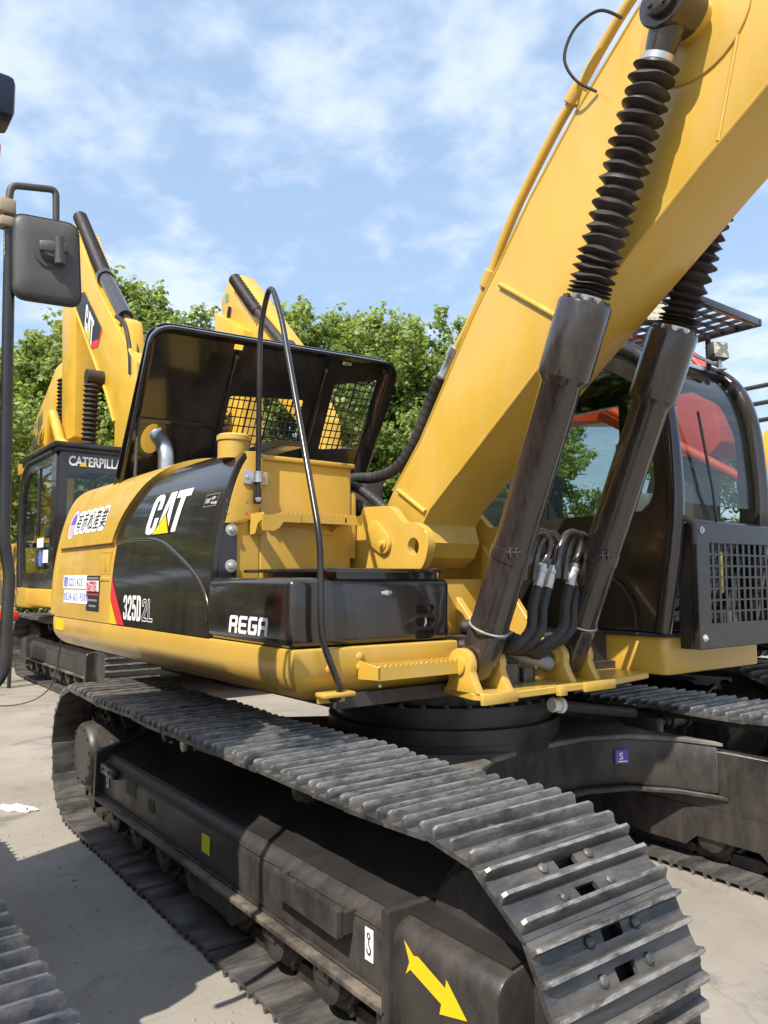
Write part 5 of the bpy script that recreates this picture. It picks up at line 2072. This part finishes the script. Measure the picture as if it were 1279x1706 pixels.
cyl(bm, v3(sc_[3]), v3(sc_[4]), .06, n=12)
stc = obj('stick_cylinder', bm, 'cylinder_paint', eb)
bm = nb()
prism(bm, LOC([(-9.0, 5.70), (-8.78, 5.90), (-8.55, 5.78), (-8.35, 5.2), (-8.9, 5.5)]), yb - .22, yb - .02, 'Y', bev=.02)
obj('cylinder_bracket', bm, 'yellow_worn', bo)
bm = nb()
bellows(bm, v3(sc_[0]), v3(sc_[2]), .095, .125, 22)
obj('rod_cover', bm, 'bellows_rubber', stc)
hp_ = LOC([(-9.1, 6.0), (-8.65, 5.72), (-8.38, 5.2), (-8.32, 4.85)])
for dy in (-.06, .16):
    bm = nb()
    tube(bm, [tuple(q) for q in spline([(x, yb - .08 + dy * .5, z) for x, z in hp_], 6)], .035, 8)
    obj('hose', bm, 'rubber', stc)
for dz in (0,):
    a, b = LOC([(-9.75, 4.95), (-9.85, 3.3)])
    bm = nb()
    bellows(bm, (a[0], yb + .16, a[1]), (b[0], yb + .16, b[1]), .085, .125, 20)
    cyl(bm, (a[0], yb - .05, a[1] + .1), (a[0], yb + .25, a[1] + .1), .12, n=14)
    obj('rod_bellows', bm, 'bellows_rubber', eb)
    a, b = LOC([(-10.9, 6.0), (-10.75, 4.0)])
    bm = nb()
    cyl(bm, (a[0], yb - .62, a[1]), (b[0], yb - .62, b[1]), .10, n=14)
    bellows(bm, (b[0], yb - .62, b[1] + .9), (b[0], yb - .62, b[1]), .085, .125, 10)
    obj('rod_bellows', bm, 'bellows_rubber', eb)

# --- a further yellow boom between that machine and the trees
DL, DS = (-8.6, 3.9), 1.1
ed = thing('excavator', 'yellow excavator whose boom tip shows above the raised black hood', 'excavator', (DL[0], DL[1], 0), math.pi, DS, 'parked excavators in the yard')
LOC = lambda p: to_local(p, DL, DS)
yd = -(3.5 - DL[1]) / DS
bm = nb()
prism(bm, LOC([(-9.997, 7.66), (-9.6, 7.49), (-7.45, 5.45), (-6.55, 4.14), (-6.45, 2.7), (-7.2, 2.5), (-7.3, 4.15), (-10.304, 6.456), (-10.47, 7.242)]), yd - .3, yd, 'Y', bev=.03, seg=2)
bd = obj('boom', bm, 'yellow_worn', ed)
bm = nb()
prism(bm, LOC([(-10.3, 6.9), (-9.0, 6.2), (-8.95, 2.6), (-9.75, 2.6)]), yd - .2, yd + .2, 'Y', bev=.02, seg=2)
obj('stick', bm, 'yellow_worn', ed)
a, b = LOC([(-9.75, 7.46), (-8.75, 6.50)])
bm = nb()
bellows(bm, (a[0], yd + .05, a[1]), (b[0], yd + .05, b[1]), .085, .115, 12)
c = LOC([(-7.65, 5.55)])[0]
cyl(bm, (b[0], yd + .05, b[1]), (c[0], yd + .05, c[1]), .07, n=12)
prism(bm, LOC([(-7.9, 5.55), (-7.55, 5.68), (-7.35, 5.5), (-7.4, 5.0), (-7.8, 5.3)]), yd - .02, yd + .12, 'Y', bev=.02)
obj('stick_cylinder', bm, 'bellows_rubber', ed)
bm = nb()
p = LOC([(-9.95, 6.95), (-10.0, 6.6), (-9.6, 6.1), (-9.3, 6.0)])
tube(bm, [tuple(q) for q in spline([(x, yd + .04, z) for x, z in p], 6)], .03, 8)
obj('hose', bm, 'rubber', bd)
bm = nb()
p = LOC([(-10.18, 7.2)])[0]
bx(bm, (p[0] - .07, yd + .004, p[1] - .07), (p[0] + .06, yd + .008, p[1] + .08))
obj('boom_decal', bm, 'teal_decal', bd)
bm = nb()
a, b = LOC([(-9.45, 4.9), (-9.4, 3.2)])
bellows(bm, (a[0], yd + .4, a[1]), (b[0], yd + .4, b[1]), .08, .13, 14)
obj('rod_bellows', bm, 'bellows_rubber', ed)
simple_upper(ed, 'yellow_worn', 2.05)
for yt in (1.25, -1.25):
    track_side(ed, yt, 1 if yt > 0 else -1, SHOE_LO, detail=False)

# --- yellow boom foot at the far left
ec = thing('excavator', 'distant yellow boom and black bellows between the grab rail and the black cab', 'excavator', (-13.0, 1.7, 0), math.pi, 1.0, 'parked excavators in the yard')
LOC = lambda p: to_local(p, (-13.0, 1.7), 1.0)
bm = nb()
bw = [(-17.2, 4.4), (-17.0, 4.8), (-14.55, 6.05), (-14.0, 5.95), (-13.9, 5.5), (-15.2, 4.2), (-15.4, 1.3), (-17.2, 1.3)]
bw = [(-17.75, 2.0), (-17.62, 4.69), (-17.45, 5.14), (-14.87, 6.49), (-14.2, 6.51), (-13.82, 5.88), (-15.12, 5.29), (-15.4, 2.0)]
prism(bm, LOC(bw), -.35, .25, 'Y', bev=.03, seg=2)
obj('boom', bm, 'yellow_worn', ec)
bm = nb()
a, b = LOC([(-13.7, 5.95), (-13.62, 4.6)])
bellows(bm, (a[0], .35, a[1]), (b[0], .35, b[1]), .10, .15, 16)
obj('rod_bellows', bm, 'bellows_rubber', ec)
bm = nb()
prism(bm, rrect(0.5, 4.6, -1.3, 1.0, .2), 1.0, 2.4, 'Z', bev=.08, seg=2)
obj('engine_housing', bm, 'yellow_worn', ec)
for yt in (1.25, -1.25):
    track_band(ec, yt, SHOE_LO, False)

# --- red excavator behind the cab
EL_, ES_ = (-1.2, 4.25), 1.05
er = thing('excavator', 'red excavator seen through the windows of the black cab', 'excavator', (EL_[0], EL_[1], 0), math.pi, ES_, 'parked excavators in the yard')
LOC = lambda p: to_local(p, EL_, ES_)
ye = -(4.0 - EL_[1]) / ES_
bm = nb()
redb = [(-4.25, 4.35), (-3.9, 4.55), (-2.468, 4.45), (-1.1, 4.05), (-.62, 3.82), (-.30, 3.42), (-.22, 2.92), (-.35, 2.80), (-.75, 2.83), (-1.622, 3.348), (-2.1, 3.42), (-2.984, 3.55), (-4.2, 3.95)]
prism(bm, LOC(redb), ye - .5, ye, 'Y', bev=.02, seg=2)
rb_ = obj('boom', bm, 'red_paint', er)
for k, dy in enumerate((-.20, -.12, -.04)):
    bm = nb()
    tube(bm, [(x, ye + dy, z + .07) for x, z in LOC([(-3.9, 4.62), (-2.4, 4.50), (-1.05, 4.09), (-.58, 3.84), (-.28, 3.42)])], .03, 8, .2)
    obj('boom_pipe', bm, 'red_paint', rb_)
bm = nb()
a, b = LOC([(-1.6, 3.55), (.15, 2.45)])
tube(bm, [(a[0], ye + .12, a[1]), (b[0], ye + .12, b[1])], .045, 10)
obj('boom_pipe', bm, 'red_paint', rb_)
bm = nb()
a, b = LOC([(-1.15, 3.0), (-1.0, 1.5)])
cyl(bm, (a[0], ye + .2, a[1]), (b[0], ye + .2, b[1]), .10, n=16)
obj('boom_cylinder', bm, 'cylinder_paint', er)
bm = nb()
prism(bm, rrect(-2.4, .85, -1.3, 1.75, .12), 1.07, 1.30, 'Z', bev=.03, seg=2)
obj('deck_rail', bm, 'black_tube', er)
bm = nb()
prism(bm, LOC([(-1.5, 1.3), (-.62, 1.3), (-.55, 2.85), (-1.0, 2.85)]), ye - .55, ye - .05, 'Y', bev=.02)
obj('boom_tower', bm, 'dark_bay', er)
bm = nb()
prism(bm, rrect(-2.38, -1.55, -1.25, 1.55, .2), 1.302, 1.95, 'Z', bev=.1, seg=3)
obj('counterweight', bm, 'black_tube', er)
bm = nb()
prism(bm, rrect(-.6, 1.2, .80, 1.74, .1), 1.30, 2.65, 'Z', bev=.06, seg=2)
bm.free()
for yt in (1.25, -1.25):
    track_side(er, yt, 1 if yt > 0 else -1, SHOE_LO, detail=False)
carbody(er)

# --- yellow machine at the right edge
ef = thing('excavator', 'yellow machine with black rails and round mirror at the right edge', 'excavator', (-1.6, 9.3, 0), 0, 1.0, 'parked excavators in the yard')
simple_upper(ef, 'yellow_worn', 2.0)
bm = nb()
bx(bm, (-.55, -.9, 1.3), (.9, .2, 3.05), .08, 3)
obj('cab_shell', bm, 'black_paint', ef)
bm = nb()
prism(bm, [(-.45, 2.9), (.5, 2.9), (.75, 3.75), (-.2, 3.75)], -1.3, -.6, 'Y', bev=.03)
obj('boom_head', bm, 'yellow_worn', ef)
bm = nb()
for z in (3.9, 4.15, 4.4):
    tube(bm, [(-.6, -1.3, z), (1.0, -1.3, z)], .035, 6)
for x in (-.6, .3, .9):
    tube(bm, [(x, -1.3, 2.9), (x, -1.3, 4.4)], .035, 6)
obj('handrail', bm, 'black_tube', ef)
bm = nb()
lathe(bm, [(0, .16), (.03, .17), (.08, .10), (.10, .02)], (.55, -1.42, 4.1), (-.2, -1, 0), 20)
obj('mirror', bm, 'plastic', ef)
track_band(ef, -1.25, SHOE_LO, False)
track_band(ef, 1.25, SHOE_LO, False)

# --- machine right beside the camera, only its crawler, rail and mirror reach into the frame
eg = thing('excavator', 'excavator at the left edge with dark blue crawler, black grab rail and square mirror', 'excavator', (.40, -4.15, 0), 0, 1.0, 'parked excavators in the yard')
track_band(eg, 1.25, SHOE_BLUE)
track_band(eg, -1.25, SHOE_LO, False)
bm = nb()
for yc in (1.25, -1.25):
    bx(bm, (-1.4, yc - .2, .25), (2.0, yc + .2, .72), .03)
    lathe(bm, [(-.1, .33), (.1, .33)], (SPX, yc, WZ), (0, 1, 0), 24)
    lathe(bm, [(-.1, .33), (.1, .33)], (IDX, yc, WZ), (0, 1, 0), 24)
obj('track_frame', bm, 'frame_black', eg)
bm = nb()
bx(bm, (-1.2, -1.1, .45), (1.2, 1.1, .72), .05)
cyl(bm, (0, 0, .7), (0, 0, 1.06), .6, n=32)
obj('car_body', bm, 'frame_black', eg)
bm = nb()
prism(bm, rrect(-3.2, .55, -1.5, .45, .1), 1.07, 1.28, 'Z', bev=.03)
prism(bm, rrect(-1.0, .70, .40, 1.52, .05), 1.07, 1.28, 'Z', bev=.03)
obj('deck_rail', bm, 'orange_paint', eg)
bm = nb()
prism(bm, rrect(-3.1, -1.1, -1.5, .40, .2), 1.28, 2.1, 'Z', bev=.1, seg=3)
obj('engine_housing', bm, 'orange_paint', eg)
bm = nb()
prism(bm, [(-.95, 1.28), (.66, 1.28), (.72, 1.9), (.68, 2.5), (.50, 2.86), (.30, 2.92), (-.95, 2.92)], .50, 1.50, 'Y', bev=.05, seg=3)
cb = obj('cab_shell', bm, 'black_paint', eg)
bm = nb()
prism(bm, [(-.4, 1.95), (.60, 1.95), (.58, 2.45), (.45, 2.75), (-.4, 2.75)], 1.502, 1.506, 'Y')
prism(bm, [(-.88, 1.95), (-.5, 1.95), (-.5, 2.75), (-.88, 2.75)], 1.502, 1.506, 'Y')
obj('side_glass', bm, 'window_glass', cb)
bm = nb()
# visor lamp at the cab's upper front corner
bx(bm, (.70, 1.38, 2.985), (.84, 1.595, 3.115), .02)
obj('roof_lamp', bm, 'navy_plastic', eg)
bm = nb()
lathe(bm, [(0, .05), (.03, .075), (.12, .08), (.16, .05), (.17, .01)], (.745, 1.495, 2.80), (0, 0, 1), 20)
obj('beacon', bm, 'orange_paint', eg)
bm = nb()
tube(bm, [(.85, 1.50, 1.28), (.85, 1.585, 1.285), (.85, 1.625, 1.33), (.85, 1.630, 1.62), (.85, 1.612, 1.70), (.85, 1.590, 2.69)], .0165, 12, .05)
gr = obj('grab_rail', bm, 'black_tube', eg)
bm = nb()
bx(bm, (.825, 1.555, 2.670), (.875, 1.602, 2.715), .008)
bx(bm, (.825, 1.56, 2.63), (.875, 1.60, 2.66), .006)
obj('rail_clamp', bm, 'tan_rubber', gr)
bm = nb()
tube(bm, [(.85, 1.585, 2.715), (.85, 1.59, 2.765), (.85, 1.715, 2.790), (.85, 1.722, 2.60), (.85, 1.722, 2.535)], .0105, 10, .02)
arm = obj('mirror_arm', bm, 'plastic', eg)
MM = Matrix.Translation((.885, 1.685, 2.55)) @ Matrix.Rotation(R(-12), 4, 'Z') @ Matrix.Rotation(R(4), 4, 'X')
bm = nb()
n = 9
shape = roundpoly([(-.093, -.125), (.093, -.140), (.095, .115), (-.085, .130)], .035, 5)
for i, (h, k) in enumerate(((0, 1), (.012, 1), (.030, .93), (.036, .80))):
    pass
rings = []
for h, k in ((-.016, .97), (-.012, 1.0), (.004, 1.0), (.016, .95), (.022, .86), (.024, .5)):
    rings.append([bm.verts.new((h, a * k, b * k)) for a, b in shape])
for A, B in zip(rings, rings[1:]):
    for k in range(len(A)):
        bm.faces.new((A[k], A[(k + 1) % len(A)], B[(k + 1) % len(A)], B[k]))
bm.faces.new(rings[0]); bm.faces.new(rings[-1])
bm.transform(MM)
mir = obj('mirror_housing', bm, 'plastic', eg, smooth=40)
bm = nb()
lathe(bm, [(0, .046), (.006, .046), (.007, .033), (.026, .030), (.034, .022)], (.022, .014, .012), (1, .1, 0), 24)
bx(bm, (.036, -.018, .002), (.062, .060, .036), .008)
cyl(bm, (.050, .037, -.03), (.050, .037, .05), .016, n=14)
for k in range(4):
    t = k * math.pi / 2 + .6
    cyl(bm, (.024, .014 + .039 * math.cos(t), .012 + .039 * math.sin(t)), (.031, .014 + .039 * math.cos(t), .012 + .039 * math.sin(t)), .003, n=6)
bm.transform(MM)
obj('mirror_joint', bm, 'plastic', mir)
bm = nb()
vs, fs = poly_mesh([[[(a * .9, b * .9) for a, b in shape]]])
flat_polys(bm, vs, fs, lambda u, v: Vector((-.0175, u, v)))
bm.transform(MM)
obj('mirror_glass', bm, 'silver', mir, 0)
bm = nb()
tube(bm, [(.0055, a * 1.004, b * 1.004) for a, b in shape], .0022, 6, closed=True)
bx(bm, (.0200, .010, -.112), (.0225, .022, -.107))
bm.transform(MM)
obj('mirror_seam', bm, 'rubber', mir)

# --- odds and ends on the yard
bm = nb()
rp = random.Random(4)
bmesh.ops.create_icosphere(bm, subdivisions=3, radius=1)
for v in bm.verts:
    f = 1 + .25 * math.sin(v.co.x * 7 + v.co.y * 5) + .18 * math.sin(v.co.z * 11 + v.co.x * 9)
    v.co = Vector((v.co.x * .13 * f, v.co.y * .045 * f, max(v.co.z, -.3) * .025 * f))
bm.transform(Matrix.Translation((-2.28, -1.72, .009)) @ Matrix.Rotation(R(40), 4, 'Z'))
tag(obj('paper_scrap', bm, 'paper', smooth=20), 'crumpled scrap of white paper lying on the concrete left of the crawler', 'litter')
tr = thing('trestle', 'low red steel trestle at the left edge beside the black cab machine', 'trestle', (0, 0, 0))
obj('beam', bx(nb(), (-9.6, -.85, 1.00), (-8.75, -.40, 1.13), .02), 'red_paint', tr)
for x in (-9.5, -8.9):
    for y in (-.80, -.50):
        obj('leg', bx(nb(), (x, y, 0), (x + .05, y + .05, 1.0), .005), 'frame_black', tr)
bm = nb()
tube(bm, [tuple(p) for p in spline([(-6.7, -.30, 1.15), (-6.72, -.33, .7), (-6.8, -.40, .25), (-7.0, -.7, .03), (-7.4, -1.3, .015), (-7.9, -2.0, .015)], 8)], .008, 6)
tag(obj('cable', bm, 'rubber'), 'thin grey cable hanging from the far excavator down to the ground', 'cable')

# grit and crumbs of soil fallen from the tracks
bm = nb()
rg_ = random.Random(9)
for k in range(420):
    if k % 3 == 0:
        x, y = rg_.uniform(-2.5, 3.2), rg_.gauss(-1.75, .12)
    elif k % 3 == 1:
        x, y = rg_.uniform(-4, 3.5), rg_.uniform(-2.5, -1.6)
    else:
        x, y = rg_.uniform(.6, 3.0), rg_.uniform(-.9, .9)
    r_ = rg_.choice((.004, .005, .006, .008, .012))
    q = [Vector((x + rg_.uniform(-1, 1) * r_, y + rg_.uniform(-1, 1) * r_, rg_.uniform(.2, 1) * r_)) for _ in range(2)]
    b_ = [Vector((x + r_ * math.cos(a + rg_.uniform(-.4, .4)), y + r_ * math.sin(a + rg_.uniform(-.4, .4)), .001)) for a in (0, 1.26, 2.5, 3.8, 5.0)]
    bv = [bm.verts.new(p) for p in b_]
    tv = bm.verts.new(Vector((x, y, r_ * .9)))
    for i in range(5):
        bm.faces.new((bv[i], bv[(i + 1) % 5], tv))
tag(obj('grit', bm, 'concrete', smooth=0), 'small crumbs of soil and grit scattered round the crawler', 'grit', kind='stuff')

# boundary wall behind the trees
bm = nb()
wl = [Vector((-40, -12, 0)), Vector((-27, 6, 0)), Vector((-18, 20, 0)), Vector((6, 30, 0))]
for a, b in zip(wl, wl[1:]):
    d = (b - a).normalized()
    n = Vector((-d.y, d.x, 0)) * .12
    vs = [a - n, b - n, b + n, a + n]
    lo = [bm.verts.new(p) for p in vs]
    hi = [bm.verts.new(p + Vector((0, 0, 2.4))) for p in vs]
    bm.faces.new(lo[::-1]); bm.faces.new(hi)
    for k in range(4):
        bm.faces.new((lo[k], lo[(k + 1) % 4], hi[(k + 1) % 4], hi[k]))
tag(obj('boundary_wall', bm, 'wall_paint', smooth=0), 'long grey wall behind the trees at the edge of the yard', 'wall')


# ------------------------------------------------------------------ trees
def tree_meshes(seed, H, W):
    rn = random.Random(seed)
    bm = nb()
    trunk = [(0, 0, 0), (.08, .03, H * .2), (-.05, .05, H * .42), (.05, 0, H * .75)]
    tube(bm, [tuple(p) for p in spline(trunk, 5)], [.22 * (1 - .75 * k / 15) for k in range(16)], 10)
    tips = []
    for k in range(26):
        z0 = H * rn.uniform(.14, .62)
        a = rn.uniform(0, 2 * math.pi)
        ln = W * rn.uniform(.45, .95) * (1 - .35 * z0 / H)
        p0 = Vector((0, 0, z0))
        p2 = p0 + Vector((math.cos(a) * ln, math.sin(a) * ln, H * rn.uniform(.06, .22)))
        p1 = p0.lerp(p2, .5) + Vector((0, 0, rn.uniform(.1, .5)))
        tube(bm, [tuple(p) for p in spline([p0, p1, p2], 4)], [.07 * (1 - .85 * i / 8) for i in range(9)], 6)
        tips.append((p1 + p2) / 2)
        tips.append(p2)
    wood = mesh_of('tree_wood', bm, 'bark')
    V, F, T = [], [], []
    clumps = []
    for k in range(78):                        # boughs: lumps of foliage with gaps between them
        z = rn.random() ** .8
        ang = rn.uniform(0, 2 * math.pi)
        lob = 1 + .20 * math.sin(3 * ang + seed) + .14 * math.sin(5 * ang + z * 6 + seed * 2)
        rmax = W * lob * (math.sin(math.pi * min(1, .12 + z * .88)) ** .62) * (1.0 - .28 * z)
        rr = rmax * (rn.random() ** .34)
        c = Vector((math.cos(ang) * rr, math.sin(ang) * rr, H * (.08 + .90 * z)))
        br = rn.uniform(.55, 1.05)
        tone = rn.uniform(.05, .62)
        for q in range(9):
            d = Vector((rn.gauss(0, 1), rn.gauss(0, 1), rn.gauss(0, .8))).normalized()
            clumps.append((c + d * br * rn.random() ** .5, tone + d.z * .10, rn.uniform(.24, .46)))
    for k in range(22):                        # shoots that break the outline
        ang = rn.uniform(0, 2 * math.pi)
        r0 = W * rn.uniform(.1, .8)
        b = Vector((math.cos(ang) * r0, math.sin(ang) * r0, H * rn.uniform(.70, .96)))
        for q in range(5):
            clumps.append((b + Vector((rn.uniform(-.15, .15), rn.uniform(-.15, .15), q * .2)), .45, .26))
    for c, tone, cr_ in clumps:
        for q in range(rn.randint(34, 50)):
            d = Vector((rn.gauss(0, 1), rn.gauss(0, 1), rn.gauss(0, .75))).normalized()
            p = c + d * cr_ * rn.random() ** .45
            s = rn.uniform(.04, .095)
            nrm = (d * .6 + Vector((rn.gauss(0, .55), rn.gauss(0, .55), .65 + rn.gauss(0, .4)))).normalized()
            u = nrm.cross(Vector((rn.gauss(0, 1), rn.gauss(0, 1), rn.gauss(0, 1)))).normalized()
            v = nrm.cross(u)
            i0 = len(V)
            drop = nrm * s * .25
            V += [p - u * s, p - u * s * .25 - v * s * .95 - drop, p + u * s * 1.05 - drop, p - u * s * .25 + v * s * .95 - drop]
            F.append((i0, i0 + 1, i0 + 2, i0 + 3))
            T.append(min(1, max(0, tone + rn.uniform(-.2, .38))))
    me = bpy.data.meshes.new('crown')
    me.from_pydata(V, [], F)
    me.materials.append(MATS['leaf'])
    at = me.attributes.new('tint', 'FLOAT', 'FACE')
    at.data.foreach_set('value', T)
    return wood, me, H


KINDS = [tree_meshes(11, 9.6, 3.1), tree_meshes(23, 9.2, 2.8), tree_meshes(37, 9.8, 3.3)]
SPOTS = [((-24.6, 1.6), 9.4, 0, 'leafy green tree at the far left behind the mirror'),
         ((-21.5, 3.4), 9.6, 1, 'leafy green tree just right of the mirror, behind the lettered boom'),
         ((-20.5, 4.95), 10.9, 2, 'tall green tree with upright shoots above the black cab'),
         ((-19.4, 5.7), 10.0, 0, 'green tree rising above the left corner of the raised hood'),
         ((-16.9, 8.7), 9.9, 1, 'green tree directly behind the handrail peak'),
         ((-16.6, 11.0), 10.0, 2, 'green tree behind the right half of the raised hood'),
         ((-13.9, 10.4), 9.1, 1, 'broad green tree between the raised hood and the boom'),
         ((-12.4, 11.3), 8.2, 0, 'lower green tree next to the boom hose'),
         ((-12.5, 14.8), 7.6, 2, 'green tree hidden mostly behind the boom, seen through the cab window'),
         ((-8.6, 17.6), 6.4, 0, 'small green tree farthest right behind the cab'),
         ((-17.0, -1.6), 8.9, 2, 'green tree at the left edge behind the grab rail'),
         ((-15.2, 8.2), 7.4, 0, 'low green tree seen through the hood grille')]
first = set()
for i, ((x, y), top, k, lab) in enumerate(SPOTS):
    wood, crown, H = KINDS[k]
    s = top / (H * 1.02)
    t = thing('tree', lab, 'tree', (x, y, 0), i * 1.9, s, 'trees behind the yard')
    link('trunk', wood, t)
    c = link('crown', crown, t)
    c['kind'] = 'stuff'
for i, (x, y, sx_, sz_) in enumerate(((-15, -10, 2.2, .95), (-21, -15, 2.4, 1.1), (-11, -17, 2.3, 1.0), (-4, -19, 2.2, 1.0))):  # unseen crowns added out of frame, giving the black hood panels foliage to reflect
    o = link('reflection_trees', KINDS[i % 3][1])
    o.location = (x, y, -.4)
    o.scale = (sx_, sx_, sz_)
    tag(o, 'unseen tree crowns added off to the left for the black panels to reflect', 'trees', group='added reflection trees', kind='stuff')
for nm in ('shelf_lip', 'window_post', 'wall_pocket', 'step_bracket', 'plug_button', 'paint_dot', 'clamp_bolt', 'guard_bolt', 'bend_clip', 'console', 'door_sticker', 'hose_band', 'swivel_block', 'tank_strap', 'side_glass', 'cab_sill', 'bucket_linkage', 'tower_wall', 'valve_block', 'mirror_joint', 'operator_seat'):
    for o in [o for o in COL.objects if o.type == 'MESH' and o.name.split('.')[0] == nm]:
        split_loose(o)
for o in [o for o in eg.children if o.name.startswith(('track_frame', 'car_body', 'deck_rail'))]:
    split_loose(o)
bpy.context.view_layer.update()
